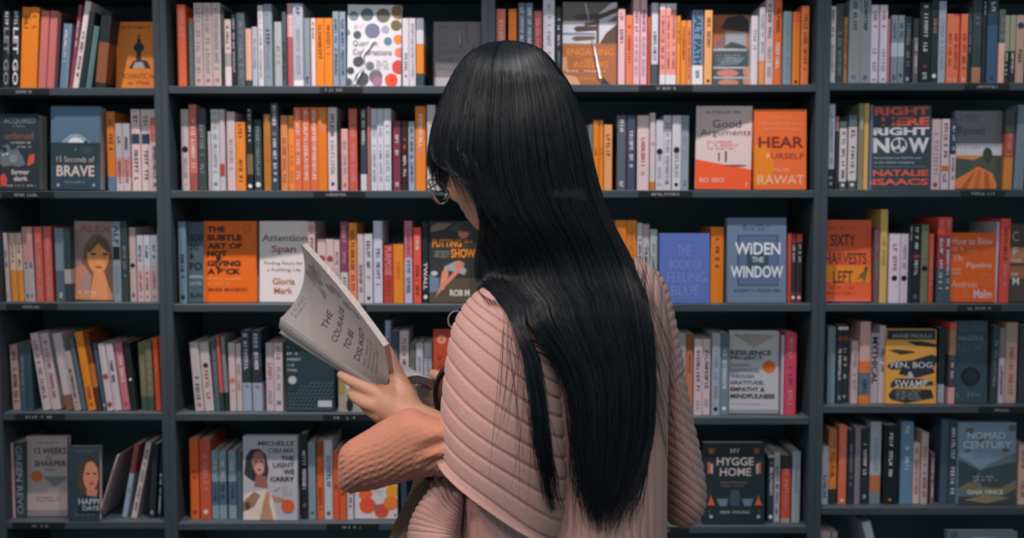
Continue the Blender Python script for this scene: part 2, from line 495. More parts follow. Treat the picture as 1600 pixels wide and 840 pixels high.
S((260,0,Z),'B',1,"""
100,170,40|c0583c|p.08-.4|red orange tall spine|red spine
188,225,150|8a3a3c:.05 4c5a5e|g.15-.9|teal spine with red top|teal spine
228,300,25|a89494|g.06-.85 r.9-.94|mauve grey tall spine|mauve spine
302,375,25|a89494|g.06-.85 r.9-.94|mauve grey tall spine|mauve spine
377,450,25|a89494|g.06-.85 r.9-.94|mauve grey tall spine|mauve spine
453,481,60|2c2f34|g.1-.5|narrow charcoal spine|charcoal spine
484,536,160|b8a4a4:.5 8a8688:.7 c0b0b4|k.1-.45|pale spine with grey band|pale spine
539,574,120|20262a|w.05-.8|black spine with white capitals|black spine
580,645,105|46525a|g.12-.9|grey green worn spine|grey spine
652,700,235|c09080:.88 3a3234|b.0-.0|short salmon spine|salmon spine
703,748,220|8f99a6|g.2-.7|short silver blue spine|silver spine
755,800,45|b4acb0|g.1-.9|tall narrow off-white spine|off-white spine
803,872,35|707c88|k.3-.5 g.06-.9|tall slate grey spine|slate spine
888,950,180|8c8f92|k.38-.45 y.5-.75|short stone grey spine|stone spine
955,990,100|3a474c|k.4-.9|dark narrow teal spine|dark spine
994,1045,30|b08488:.4 8d4a4c|w.06-.4|pink over maroon spine|maroon spine
1047,1130,30|8a909c:.92 b8b8bc|k.05-.2 g.3-.85|tall mottled grey spine|mottled spine
1135,1184,150|6c7680|k.85-.95|short lead grey spine|lead spine
1187,1225,150|b8a6a8|k.06-.3 b.0-.0|pale spine with dark oval|pale spine
1228,1295,150|c8701e|b.1-.6|bright orange spine with fine lettering|orange spine
1297,1365,150|c8701e|b.1-.6|bright orange spine with fine lettering|orange spine
1370,1420,95|6e7c8c|n.1-.85|dusty blue spine|blue spine
1422,1474,95|6e7c8c|n.1-.85|dusty blue spine|blue spine
""")
face((500,0,Z),'B',1,(222,665,50),'white cover patterned with coloured paint dots under clear wrap, top shelf','dotted cover','b4b0b6',
 [('circ',.11,.86,.09,'5c6c74'),('circ',.36,.88,.12,'4c5c62'),('circ',.66,.87,.13,'5a5450'),('circ',.95,.92,.14,'6a5430'),('circ',.9,.75,.1,'5c5234'),
  ('circ',.46,.68,.14,'5c6078'),('circ',.7,.7,.07,'7c8890'),('circ',.18,.63,.075,'3c4654'),('circ',.75,.555,.075,'4c6880'),('circ',.94,.58,.085,'c8702c'),
  ('circ',.97,.42,.09,'c86a50'),('circ',.96,.24,.13,'a83c34'),('circ',.2,.3,.095,'3c4044'),('circ',.42,.25,.08,'5a5c60'),('circ',.06,.19,.065,'34383e'),
  ('circ',.27,.09,.13,'3a4046'),('circ',.53,.12,.125,'5c5660'),('circ',.56,.06,.09,'8a5c74'),('circ',.82,.08,.12,'c8402c'),('circ',.02,.05,.07,'3a4448'),('circ',0,.66,.05,'5a7080'),
  ('text','Quantum',.1,.485,.56,.56,.0,'3a4048'),('text','Conversations',.1,.385,.82,.455,.0,'3a4048'),('scrib',.54,.2,.84,.33,3,'7c7f84'),('scrib',.12,.7,.3,.77,2,'7c7f84')], T=0.016, lean=3, roll=0.6)
S((500,0,Z),'B',1,"""
676,730,150|b4b0b8|k.5-.9|white spine with bold black lettering|white spine
733,786,150|b2aeb4|g.08-.9|white spine with grey lettering|white spine
791,853,150|7a7e86:.17 b0b0b8:.37 c07028:.8 2c3c42|b.0-.0|white and orange banded spine|banded spine
""")
face((500,0,Z),'B',1,(930,1320,185),'plain grey cover in clear film above the reader\'s head, top shelf','grey cover','6c686c',
 [('rect',0,0,1,.17,'9c98a0'),('text','THE',.08,.63,.3,.7,.01,'54535a'),('text','CONTRACT',.08,.52,.68,.585,.01,'54535a'),('text','TO BE',.08,.4,.44,.455,.01,'54535a'),('text','BRILLIANT',.08,.275,.66,.34,.01,'54535a'),('scrib',.1,.88,.8,.96,1,'54535a')], T=0.016, lean=5)  # grey above the pale foot is the board's shade put into the colour
S((760,0,Z),'C',1,"""
80,158,75|d07058|w.15-.8|salmon red spine above the hair|salmon spine
180,248,75|d07020|o.1-.5|orange spine above the hair|orange spine
262,318,25|4a5c6c|w.06-.9|navy spine with big white letters|navy spine
322,380,25|4a5c6c|w.06-.9|navy spine with big white letters|navy spine
388,455,90|8a4048|p.1-.9|wine red spine|wine spine
465,560,-5|b0acb4|g.06-.55 r.61-.64|broad white spine with red bow mark|broad spine
570,615,60|1c262c|w.15-.5 g.55-.8|black spine with white capitals|black spine
""")
face((760,0,Z),'C',1,(620,1068,28),'brown cover with a wooden signpost under shiny wrap, top shelf','signpost cover','8a5434',
 [('rect',0,.77,1,1,'5a5654'),('rect',0,.5,1,.77,'a8a8b0'),('rect',0,.6,.6,.63,'6c7484'),('poly',[(.62,.7),(1,.84),(1,1),(.9,1),(.66,.86)],'a8a8b0'),
  ('poly',[(.68,.5),(.8,.63),(1,.74),(1,.5)],'4a3a32'),('rect',.62,.45,.67,.86,'4a3830'),('poly',[(.2,.83),(.28,.79),(.66,.8),(.66,.86),(.28,.85)],'44332e'),
  ('poly',[(.66,.79),(1,.88),(1,.94),(.66,.85)],'44332e'),('poly',[(.2,.68),(.26,.64),(.66,.66),(.66,.71),(.26,.71)],'44332e'),('poly',[(.4,.75),(.62,.77),(.62,.72),(.4,.71)],'54423a'),
  ('poly',[(.16,.56),(.24,.53),(.6,.55),(.6,.59),(.24,.59)],'5a463c'),('rect',0,.0,1,.5,'8a5434'),('poly',[(0,0),(.35,0),(.25,.1),(0,.13)],'b08468'),('poly',[(0,.18),(.1,.16),(.08,.34),(0,.34)],'a87c60'),
  ('poly',[(.7,.0),(.75,.1),(.9,0)],'2c2c30'),('text','ENGAGING',.08,.36,.94,.44,.01,'d07a34'),('text','with',.4,.29,.56,.335,.0,'d07a34'),('text','AGEING',.2,.21,.84,.285,.01,'d07a34'),('scrib',.1,.15,.9,.185,1,'c8b0a4'),('scrib',.28,.06,.7,.1,1,'c07a44')], T=0.018, lean=3, roll=0.5)
S((760,0,Z),'C',1,"""
1077,1135,75|c09aa0|k.27-.46 r.05-.2|light pink spine with dark block|pink spine
1140,1198,125|c06848|r.15-.7|terracotta spine|terracotta spine
1202,1256,-25|c0949e|k.15-.4 g.45-.9|tall rose pink spine|rose spine
1261,1316,-25|c0949e|k.15-.4 g.45-.9|tall rose pink spine|rose spine
1320,1346,140|a04830|r.2-.7|thin rust spine|rust spine
1352,1408,25|a8a8ae:.74 3a4448|k.35-.7|silver spine with dark foot|silver spine
""")
S((1020,0,Z),'C',1,"""
52,99,30|b8b0b4:.07 c08078:.87 b4b0b6|r.15-.8|pink spine with white ends|pink spine
101,145,30|b8b0b4:.07 c08078:.87 b4b0b6|r.15-.8|pink spine with white ends|pink spine
147,192,30|b8b0b4:.07 c08078:.87 b4b0b6|r.15-.8|pink spine with white ends|pink spine
195,227,130|c07828|b.1-.4|ochre orange narrow spine|ochre spine
230,275,170|cc7a30|b.1-.6|short tangerine spine|tangerine spine
278,317,170|d08050|r.1-.9|short apricot spine|apricot spine
322,412,85|56708a:.73 b4b4ba|n.03-.72'SALT_PATH' k.8-.9|blue spine with huge navy letters|blue spine
418,482,85|c89060|b.1-.6 kc.92-.96|sand coloured spine|sand spine
""")
face((1020,0,Z),'C',1,(492,794,130),'cover picturing rocks and a grey landscape beneath an orange sky, top shelf','rocky cover','3a4448',
 [('rect',0,.52,1,1,'8a5030'),('poly',[(.2,.8),(.4,.97),(.8,1),(1,.9),(1,.75),(.6,.78)],'2c2a2e'),('poly',[(0,.52),(.3,.55),(.4,.72),(.15,.66)],'6a5058'),('rect',.34,.55,.92,.76,'80828a'),('poly',[(.3,.55),(.5,.62),(.9,.56),(.9,.52),(.3,.52)],'34403f'),
  ('rect',0,.49,.92,.52,'8c8e94'),('poly',[(.1,.28),(.4,.42),(.9,.4),(.7,.3)],'56606a'),('rect',0,.24,1,.27,'8a8e96'),('ell',.4,.18,.3,.05,'a0685a'),('rect',0,.1,1,.13,'8a8e96'),('ell',.42,.05,.28,.045,'a0685a'),('ell',.92,.2,.1,.07,'9a6a5a'),('ell',.92,.06,.1,.06,'9a6a5a'),('scrib',.02,.5,.86,.53,1,'b8b8bc'),('scrib',.12,.33,.8,.45,3,'78828a')], T=0.02, lean=3)
S((1020,0,Z),'C',1,"""
802,858,130|b4acb2|g.2-.5|plain white spine|white spine
866,914,60|a8a4aa:.68 c07848|g.1-.6|silver spine with tan foot|silver spine
920,985,0|b09a9e|k.05-.5 g.55-.9|tall pinkish spine with dark lettering|pinkish spine
990,1056,0|c05a2c|b.1-.4 w.5-.85|tall burnt orange spine|burnt spine
1062,1130,95|647a80|g.1-.9|grey teal spine|teal spine
1138,1200,100|c8562c:.15 d07028|kc.93-.97|glowing orange spine with dark disc|glowing spine
1208,1272,50|c06a3c|b.1-.9|russet patterned spine beside the post|russet spine
""")
S((1280,0,5.0),'D',1,"""
78,125,50|a89ca2|k.05-.4 g.5-.85|pale pinkish spine beside the post|pale spine
128,188,30|30383c|r.2-.27 g.35-.9|dark green grey spine|dark spine
192,220,135|8a5c40|b.1-.8|narrow tan spine|tan spine
224,312,0|6c7074|k.02-.42 k.9-.95|tall grey spine with stacked lettering|grey spine
316,398,0|6c7074|k.02-.42 k.9-.95|tall grey spine with stacked lettering|grey spine
401,463,40|a49aa2|r.08-.3 g.55-.85 k.93-.96|white spine with brown numeral|white spine
466,526,40|a49aa2|r.08-.3 g.55-.85 k.93-.96|white spine with brown numeral|white spine
529,548,150|a05a60|b.0-.0|sliver thin red spine|thin spine
554,605,120|60686e:.4 8a9098:.6 60686e|n.12-.35 k.85-.95|blue grey spine with pale label|labelled spine
607,656,120|60686e:.4 8a9098:.6 60686e|n.12-.35 k.85-.95|blue grey spine with pale label|labelled spine
662,720,130|1e262c|g.1-.8 w.9-.95|black spine with faint lettering|black spine
725,768,145|24282e:.3 4a4248|w.3-.85|charcoal spine with pale title|charcoal spine
775,864,20|14191c|w.04-.66 o.77-.8 w.86-.95|broad black spine with orange stripe|broad spine
868,918,0|1c2426|y.23-.4 wc.88-.93|black spine with gold label|gold-labelled spine
922,980,10|787c82|g.1-.85|tall light grey spine|light spine
988,1040,110|b05a40|b.28-.8 w.92-.96|brick red spine with dark lettering|brick spine
1042,1092,110|b05a40|b.28-.8 w.92-.96|brick red spine with dark lettering|brick spine
1094,1148,110|b05a40|b.28-.8 w.92-.96|brick red spine with dark lettering|brick spine
1154,1186,60|182022|g.1-.6|narrow black green spine|narrow spine
1190,1262,0|2a3238:.55 26302e:.8 7a5a40|g.2-.3|dark spine with fox brown foot|fox spine
1268,1300,5|182024|w.02-.2|slender jet spine|jet spine
1304,1386,0|22303c:.3 2c4054|w.03-.2 k.9-.95|deep blue tall spine|deep spine
1390,1438,75|3a4444:.45 a88074|g.1-.4|dark over tan spine|two-tone spine
1441,1485,120|70705c:.52 1c2020|w.55-.88 r.93-.97|olive spine with black foot|olive spine
1487,1530,120|70705c:.52 1c2020|w.55-.88 r.93-.97|olive spine with black foot|olive spine
1534,1600,120|8a6c60|nc.1-.2 k.5-.7|brown spine with blue disc|brown spine
""")
# ================= second shelf
face((0,150,Z),'A',2,(-4,322,158),'black cover with a grey crouching creature and red marks, second shelf','creature cover','262e34',
 [('text','ACQUIRED',.12,.86,.92,.95,.01,'6a7478'),('scrib',.35,.82,.7,.85,1,'7c7f84'),('text','unfamed',.14,.665,.86,.76,.0,'7a5444'),('scrib',.3,.6,.85,.64,1,'a8a4a4'),('scrib',.45,.545,.9,.58,1,'a8a4a4'),
  ('poly',[(.02,.34),(.02,.5),(.1,.58),(.22,.6),(.3,.52),(.46,.54),(.58,.44),(.66,.33),(.5,.3),(.3,.32),(.1,.3)],'5c646c'),('circ',.13,.53,.07,'20262a'),('circ',.1,.46,.03,'b0acac'),('circ',.2,.47,.03,'b0acac'),('ell',.35,.41,.1,.05,'747c84'),
  ('poly',[(.7,.33),(.76,.46),(.9,.47),(.88,.36),(.76,.31)],'b84c3c'),('poly',[(.03,.04),(.02,.18),(.12,.22),(.2,.14),(.16,.05)],'b84c3c'),('text','former',.3,.2,.76,.27,.02,'c0b4b0'),('text','dark',.36,.115,.72,.18,.02,'c0b4b0'),('scrib',.15,.035,.95,.07,1,'b0a4a0')], spinecol='30383e', T=0.046, lean=3)
face((0,150,Z),'A',2,(415,824,96),'blue cover with a pale sun low over the sea, second shelf','seascape cover','4c6478',
 [('rect',0,0,1,.565,'26343c'),('rect',0,0,1,.3,'2c3e4c'),('poly',[(.22,.565),(.3,.62),(.42,.665),(.55,.67),(.68,.63),(.8,.565)],'7c90a0'),('poly',[(.34,.565),(.4,.61),(.5,.63),(.6,.61),(.68,.565)],'c8ccd0'),('poly',[(.66,.565),(.72,.6),(.76,.565)],'26343c'),
  ('text','15 Seconds of',.12,.33,.88,.4,.0,'a89c98'),('text','BRAVE',.12,.16,.88,.29,.02,'c4b0a8'),('scrib',.28,.075,.74,.105,1,'7c8a94'),('scrib',.62,.44,.88,.51,3,'56626a'),('circ',.15,.055,.035,'8898a8'),('circ',.87,.055,.03,'8898a8'),('ell',.5,.48,.01,.015,'8a98a0')], spinecol='26343c', T=0.038, lean=3, roll=0.5)
S((0,150,Z),'A',2,"""
884,952,130|c06c28:.82 56708a|b.1-.5|orange spine with blue foot|orange spine
960,1018,225|a09aa2:.5 b08080:.8 b8a8aa|k.2-.4 r.55-.9|grey spine with pink band|pink-banded spine
1020,1079,225|a09aa2:.5 b08080:.8 b8a8aa|k.2-.4 r.55-.9|grey spine with pink band|pink-banded spine
1082,1158,110|c4aeae|k.08-.22 nq.3-.42 k.5-.88|cream spine with dark square|cream spine
1161,1239,110|c4aeae|k.08-.22 nq.3-.42 k.5-.88|cream spine with dark square|cream spine
1242,1302,110|c0b0b0:.1 c06048:.4 bcaeae|p.12-.38 k.45-.85 k.9-.95|white spine with red top label|red-topped spine
""")
S((260,150,Z),'B',2,"""
125,190,110|a8989a|kc.45-.53 g.6-.85 r.92-.95|pale spine with black spot|spotted spine
192,256,70|b06058:.8 8a4640|w.18-.75|rose red spine beside the black-spotted one|rose spine
262,332,105|343e42|g.2-.85|dark marbled spine|marbled spine
350,372,290|a49a9e|b.0-.0|very short slim white book|slim book
374,441,110|a4a8ae|y.04-.25 g.3-.8 k.9-.94|silver spine with gold dots|silver spine
443,490,110|a69ca4|rq.67-.82 b.0-.0|lilac white spine with maroon box|lilac spine
505,574,130|b49ea2|g.35-.8|dusty pink spine|pink spine
578,656,215|d07a30|b.03-.25 b.55-.9|orange spine with rust blots|blotted spine
668,714,110|1c2428:.55 6a5c44:.8 1c2428|w.0-.4 wc.92-.97|black and gold spine|black spine
722,784,195|2a3a3e|g.1-.8 wc.88-.95|bottle green spine|green spine
805,863,150|a06828|w.03-.1 o.3-.9|brown gold spine|golden spine
866,928,60|343c4a|w.03-.3 p.33-.37 w.4-.9|tall navy spine|navy spine
942,1000,160|c07848|r.3-.9|copper spine|copper spine
1002,1051,160|d08038|o.4-.9|amber spine|amber spine
1054,1116,95|c4603c|w.04-.88|vermilion spine with white blocks|vermilion spine
1118,1182,95|c4603c|w.04-.88|vermilion spine with white blocks|vermilion spine
1184,1248,95|c4603c|w.04-.88|vermilion spine with white blocks|vermilion spine
1250,1323,95|d87420|p.05-.3|vivid orange spine|vivid spine
1326,1402,95|bcaeb4|k.08-.35 g.4-.85 kc.9-.94|white spine with black script|white spine
""")
S((500,150,Z),'B',2,"""
148,176,200|2a2628|r.35-.5|dark thin spine with red fleck|dark spine
179,235,270|c09090|r.88-.95 g.2-.8|short blush pink spine|blush spine
238,308,105|b05040|p.1-.9|tall scarlet spine with pale lettering|scarlet spine
333,384,105|2c3a46:.8 b4b4b8|w.02-.45|navy spine with white foot|navy spine
390,415,90|9a6460|b.0-.0|slim brown pink spine|slim spine
418,470,105|b4b4be|g.2-.35 r.44-.47 g.5-.9|white spine with red mid mark|white spine
472,525,105|b4b4be|g.2-.35 r.44-.47 g.5-.9|white spine with red mid mark|white spine
527,588,105|b4b4be|g.2-.35 r.44-.47 g.5-.9|white spine with red mid mark|white spine
600,662,205|6c2c40|w.2-.55 w.88-.95|plum spine|plum spine
668,722,205|301c20|o.25-.4 w.5-.85|maroon black spine with orange block|maroon spine
726,779,210|8890a0|n.1-.9|short steel grey spine|steel spine
783,868,85|d87828|w.1-.5 p.5-.6|bright orange spine touching the hair|orange spine
880,950,75|b0a8ac|g.2-.8|white spine half behind the fringe|white spine
""")
S((880,150,Z),'C',2,"""
150,200,240|6a2c30|b.0-.0|dark red spine emerging from behind the hair|red spine
202,240,235|5a666e|b.0-.0|grey spine emerging from behind the hair|grey spine
244,290,200|d07820|b.4-.5|orange narrow spine near the hair|orange spine
292,328,200|d07820|b.4-.5|orange narrow spine near the hair|orange spine
331,400,235|d0905c|b.15-.5|peach tan spine|peach spine
438,513,160|4a545e|w.06-.28 w.88-.96|slate spine with white title|slate spine
520,588,160|3c4258|w.2-.7|indigo spine|indigo spine
604,702,160|c0a8aa|r.3-.7 g.75-.8|broad pale pink spine|broad spine
706,752,140|b0a6a8:.89 a8642c|r.38-.42 b.0-.0|white spine with orange foot|orange-footed spine
755,817,195|aeacb4|kc.4-.5 g.5-.85 k.9-.94|short white spine with black dot|dotted spine
820,886,160|aeaab2|r.42-.45 g.1-.9 k.88-.93|white spine with red bar|barred spine
889,962,160|b2aeb6|kc.42-.5 g.5-.85 kc.9-.95|white spine with black bird mark|bird spine
965,1030,160|7c8490|g.1-.6 k.88-.94|cool grey spine|cool spine
""")
face((1060,150,Z),'C',2,(136,590,90),'white and red cover with two tiny figures on a slope, second shelf','slope cover','b8a4a4',
 [('poly',[(0,0),(1,0),(1,.24),(0,.36)],'d04c24'),('ell',.72,.285,.2,.012,'6a3020'),('text','Good',.3,.74,.8,.835,.0,'46403f'),('text','Arguments',.08,.625,.98,.72,.0,'46403f'),
  ('rect',.41,.34,.435,.42,'2a2628'),('circ',.42,.43,.018,'2a2628'),('rect',.53,.33,.56,.43,'2a2628'),('circ',.545,.445,.02,'2a2628'),('scrib',.2,.47,.8,.59,3,'b06058'),('scrib',.18,.9,.9,.95,1,'6c5654'),
  ('text','BO SEO',.08,.085,.52,.14,.015,'d8a898'),('text','t',.9,.03,.94,.09,.0,'d8a898')], T=0.014, lean=4, roll=0.7)
face((1060,150,Z),'C',2,(620,1050,115),'orange cover with wide spaced dark capitals beside the post, second shelf','orange cover','d0602c',
 [('ell',.1,.3,.28,.26,'d0741c'),('rect',0,0,1,.02,'c8582c'),('text','HEAR',.08,.52,.95,.66,.025,'6a2418'),('text','URSELF',.32,.385,.95,.455,.015,'8a3820'),('circ',.26,.42,.04,'e0a888'),
  ('text','PREM',.38,.22,.66,.265,.0,'d8a088'),('text','RAWAT',.07,.065,.96,.18,.005,'e0b098'),('text','HOW TO',.33,.875,.7,.91,.0,'d88a68'),('text','FIND PEACE IN A',.13,.8,.92,.84,.0,'d88a68'),('text','NOISY WORLD',.2,.73,.86,.775,.0,'d88a68')], T=0.018, lean=3)
S((1280,150,5.0),'D',2,"""
58,112,65|a09aa8:.76 262c30|g.1-.7 w.85-.95|lavender white spine beside the post|lavender spine
122,148,160|8a6068:.2 24282c|b.0-.0|dark thin spine with pink head|pink-headed spine
151,206,200|4a5456:.1 a8a0a0:.88 3a4244|k.15-.35 k.4-.85 wc.91-.96|white spine on dark ground|white spine
222,288,150|505c60:.16 a8a0a0:.88 3a4244|k.2-.38 k.42-.85 wc.91-.96|taller white spine with teal top|taller spine
300,342,60|6c6a54|w.15-.3 y.4-.9|moss green spine|moss spine
345,382,60|b08850|b.0-.0|mustard spine|mustard spine
385,411,70|4c5c70|w.9-.94|thin denim blue spine|denim spine
""")
face((1280,150,5.0),'D',2,(414,860,82),'black cover with globe inside its white lettering, second shelf','globe cover','2a363e',
 [('text','RIGHT',.04,.885,.97,.985,.04,'c05040'),('text','HERE',.16,.76,.97,.86,.04,'c05040'),('poly',[(.04,.77),(.3,.78),(.5,.86),(.04,.8)],'2a363e'),('text','RIGHT',.02,.645,.97,.74,.045,'b8b0b4'),('text','N',.02,.435,.3,.615,.045,'b8b0b4'),('text','W',.62,.435,.97,.615,.045,'b8b0b4'),
  ('circ',.46,.525,.14,'b8b0b4'),('poly',[(.36,.58),(.44,.6),(.46,.54),(.4,.5),(.36,.53)],'2a363e'),('poly',[(.48,.6),(.56,.58),(.58,.5),(.52,.52),(.5,.47),(.48,.53)],'2a363e'),('poly',[(.38,.47),(.46,.49),(.5,.43),(.42,.44)],'2a363e'),
  ('text','How women can lead the way',.04,.355,.84,.39,.0,'98a0a4'),('text','on the climate emergency',.04,.3,.72,.335,.0,'98a0a4'),('rect',.04,.265,.92,.27,'6a7478'),('text','NATALIE',.02,.155,.96,.23,.04,'c05040'),('text','ISAACS',.02,.045,.96,.125,.04,'c05040')], T=0.02, lean=3)
S((1280,150,5.0),'D',2,"""
868,939,180|a88e92|g.2-.8 rc.9-.96|mauve pink spine|mauve spine
942,1005,180|b0989a:.2 a8989c|k.06-.55 oq.66-.74 k.78-.9|pink spine with orange square|squared spine
1014,1058,180|2c3444:.5 b09a9c|w.1-.45 k.55-.9|navy over pink spine|navy spine
""")
face((1280,150,5.0),'D',2,(1061,1436,122),'cover with ploughed red field under a white sky with painted shade, second shelf','field cover','605e62',
 [('rect',0,.43,1,.58,'a09a9e'),('rect',0,0,1,.43,'3c4238'),('poly',[(0,.43),(.6,.43),(.4,.37),(0,.4)],'a86a38'),('poly',[(.02,.36),(.3,.37),(.42,.32),(.2,.22),(0,.15),(0,.34)],'34403a'),
  ('poly',[(0,0),(0,.12),(.3,.22),(.48,.29),(.62,.25),(.78,.2),(.9,0)],'b06030'),('poly',[(.1,0),(.36,.2),(.45,.25),(.24,0)],'8a4828'),('poly',[(.38,0),(.48,.26),(.55,.24),(.5,0)],'9a5028'),('poly',[(.62,0),(.6,.22),(.7,.2),(.74,0)],'8a4828'),('ell',.68,.44,.1,.09,'2c342c'),('rect',.66,.32,.7,.4,'2c2a26'),('rect',.86,0,1,.4,'383a34'),
  ('text','Rooted',.06,.7,.62,.8,.0,'3c3c42'),('scrib',.1,.86,.6,.95,2,'504e54'),('scrib',.1,.5,.6,.55,1,'8a8488')], T=0.02, lean=4)  # sky above the pale band carries the board's shade in its grey
S((1280,150,5.0),'D',2,"""
1440,1512,110,12|3a3c3c:.3 8a4030:.6 a8642c|p.3-.6|rust brown spine with dark head|rust spine
1522,1600,70,20|5a6672|g.1-.6|blue grey spine cut by the picture edge|edge spine
""")
# ================= third shelf
Y3 = 4.943
S((0,320,Y3),'A',3,"""
30,82,215,-12|b0a0a2|k.25-.5 k.9-.95|pinkish spine with black lettering|pinkish spine
88,134,220,-14|c0a898:.54 c88030|b.15-.5|cream and orange spine|orange-footed spine
137,184,220,-14|c0a898:.54 c88030|b.15-.5|cream and orange spine|orange-footed spine
188,232,170,-12|b08480:.48 a4989a|k.48-.56 k.9-.95|rose and grey spine|rose spine
234,281,170,-12|b08480:.48 a4989a|k.48-.56 k.9-.95|rose and grey spine|rose spine
289,347,170,-6|b8584c|p.15-.95|coral red spine|coral spine
350,412,170,-6|b8584c|p.15-.95|coral red spine|coral spine
430,502,180,0|6a7c88:.58 4c5a66|w.88-.95|two shades of blue spine|blue spine
506,558,190,0|2c3a3e:.55 9a9090:.75 2c3a42|b.0-.0|dark spine with pale block|dark spine
""")
face((0,320,Y3),'A',3,(566,878,134),'portrait cover of a blonde woman with tied hair, third shelf','portrait cover','8a7470',
 [('text','ALEX',.12,.865,.92,.95,.02,'8a4a4a'),('poly',[(.2,.05),(.2,.5),(.28,.72),(.45,.83),(.65,.84),(.85,.75),(.97,.55),(.98,.1)],'6a5044'),('ell',.6,.56,.27,.22,'d08850'),('poly',[(.3,.62),(.45,.74),(.6,.8),(.75,.78),(.9,.66),(.85,.6),(.6,.72),(.4,.6)],'5c463c'),
  ('ell',.48,.585,.07,.016,'33261f'),('ell',.78,.585,.07,.016,'33261f'),('ell',.63,.49,.05,.03,'d09066'),('ell',.62,.42,.1,.016,'9a4c3c'),('poly',[(.4,.0),(.5,.36),(.75,.36),(.98,.05),(.98,0)],'c88058'),('poly',[(0,0),(0,.4),(.25,.45),(.45,.3),(.4,0)],'b0785c'),('ell',.3,.22,.14,.12,'9a7874'),('scrib',.1,.07,.6,.12,1,'d8b8a8')], T=0.02, lean=3, roll=1.2)
S((0,320,Y3),'A',3,"""
884,946,130|74828e|n.04-.28'ALF' kq.31-.47 g.55-.9|blue spine with tall navy letters|blue spine
950,1000,130|2c3a3e|g.3-.7|blackish green spine|blackish spine
1004,1056,175|a89490|kc.48-.54 k.88-.94|stone spine with black dot|stone spine
1064,1115,235|a4a8b2:.45 b09a9c|n.15-.4 r.55-.85 r.91-.96|short blue and pink spine|blue-pink spine
1117,1166,235|a4a8b2:.45 b09a9c|n.15-.4 r.55-.85 r.91-.96|short blue and pink spine|blue-pink spine
1168,1222,235|a4a8b2:.45 b09a9c|n.15-.4 r.55-.85 r.91-.96|short blue and pink spine|blue-pink spine
1225,1266,175|b4a4a6|g.3-.8|taller pale spine beside the post|pale spine
""")
S((260,320,Y3),'B',3,"""
105,165,130|5e7280|k.4-.7 kc.9-.95|slate blue spine beside the post|slate spine
""")
face((260,320,Y3),'B',3,(168,288,140),'dark teal cover half covered by the orange one, third shelf','teal cover','3a4c56',
 [('text','GOO',.1,.76,.95,.85,.03,'14181c'),('text','DO',.1,.65,.7,.73,.03,'14181c'),('text','&',.1,.54,.4,.62,.03,'14181c'),('text','PO',.1,.4,.9,.5,.03,'14181c'),('rect',.05,.3,.95,.34,'6a7880'),('scrib',.05,.2,.95,.27,1,'7c8a90'),('text','SUN',.1,.06,.9,.12,.02,'14181c')], T=0.022, back=0.030, lean=4)
face((260,320,Y3),'B',3,(291,698,130),'orange cover with heavy black capitals and an ink blot, third shelf','capitals cover','dc6418',
 [('text','THE',.06,.865,.4,.935,.05,'2c1c18'),('text','SUBTLE',.06,.76,.73,.835,.05,'2c1c18'),('text','ART OF',.06,.66,.73,.73,.05,'2c1c18'),('text','NOT',.06,.565,.44,.635,.05,'2c1c18'),('text','GIVING',.06,.445,.7,.515,.05,'2c1c18'),('text','A F*CK',.06,.345,.7,.42,.05,'2c1c18'),
  ('circ',.28,.545,.05,'2c1c18'),('circ',.26,.43,.035,'2c1c18'),('circ',.82,.905,.085,'b84818'),('circ',.82,.905,.055,'cc5818'),('scrib',.06,.26,.92,.31,1,'e8a468'),('scrib',.06,.2,.68,.245,1,'e8a468'),('text','MARK MANSON',.08,.135,.82,.18,.02,'7a3414')], T=0.02, lean=3)
face((260,320,Y3),'B',3,(716,1098,130),'white cover with brown title behind the open book, third shelf','white cover','c8bebe',
 [('text','Attention',.05,.75,.98,.835,.02,'7a5c50'),('text','Span',.25,.59,.75,.7,.02,'8a4a34'),('text','Finding Focus for',.1,.45,.9,.5,.005,'5a5458'),('text','a Fulfilling Life',.16,.37,.85,.415,.005,'5a5458'),('text','Gloria',.27,.215,.73,.295,.02,'9a5a40'),('text','Mark',.3,.1,.68,.18,.02,'9a5a40')], T=0.026, lean=3)
Y3b = 4.94
S((480,320,Y3b),'B',3,"""
12,68,130|b89c9c|r.05-.15 k.2-.6|tall pinkish spine behind the open book|tall spine
80,148,265|c0a6a6|rc.25-.36 g.45-.9|pale pink spine with red flower|flower spine
151,210,265|c0a6a6|rc.25-.36 g.45-.9|pale pink spine with red flower|flower spine
212,258,270|c0a6a6|k.2-.4 g.45-.9|pale pink spine with black mark|pale spine
262,318,130|7a3c5c:.62 b8b0b4|p.05-.55 k.68-.9|purple spine with white foot|purple spine
321,387,140|d08038:.5 d08060|b.1-.6 r.65-.85|orange spine fading to peach|peach spine
392,442,225|b4a6aa|k.45-.85|off-white spine with black title|off-white spine
445,508,225|b8b4bc|k.1-.5 r.6-.65 kc.9-.95|white spine with script title|script spine
512,582,125|b4b4c0|n.33-.8|tall white spine with navy capitals|tall spine
590,663,310|a83830|p.03-.52'PURPOSE' r.6-.9|short red spine|red spine
666,746,305|e08428|o.3-.6|short clear orange spine|orange spine
751,813,125|b06878:.45 a89cb0|r.1-.42 n.48-.9|rose and lilac spine|lilac spine
821,881,175|c84c3c|w.12-.3 b.5-.9|signal red spine|signal spine
889,936,130|1c262c|w.5-.84'TWALL' wc.9-.95|black spine with white capitals|black spine
""")
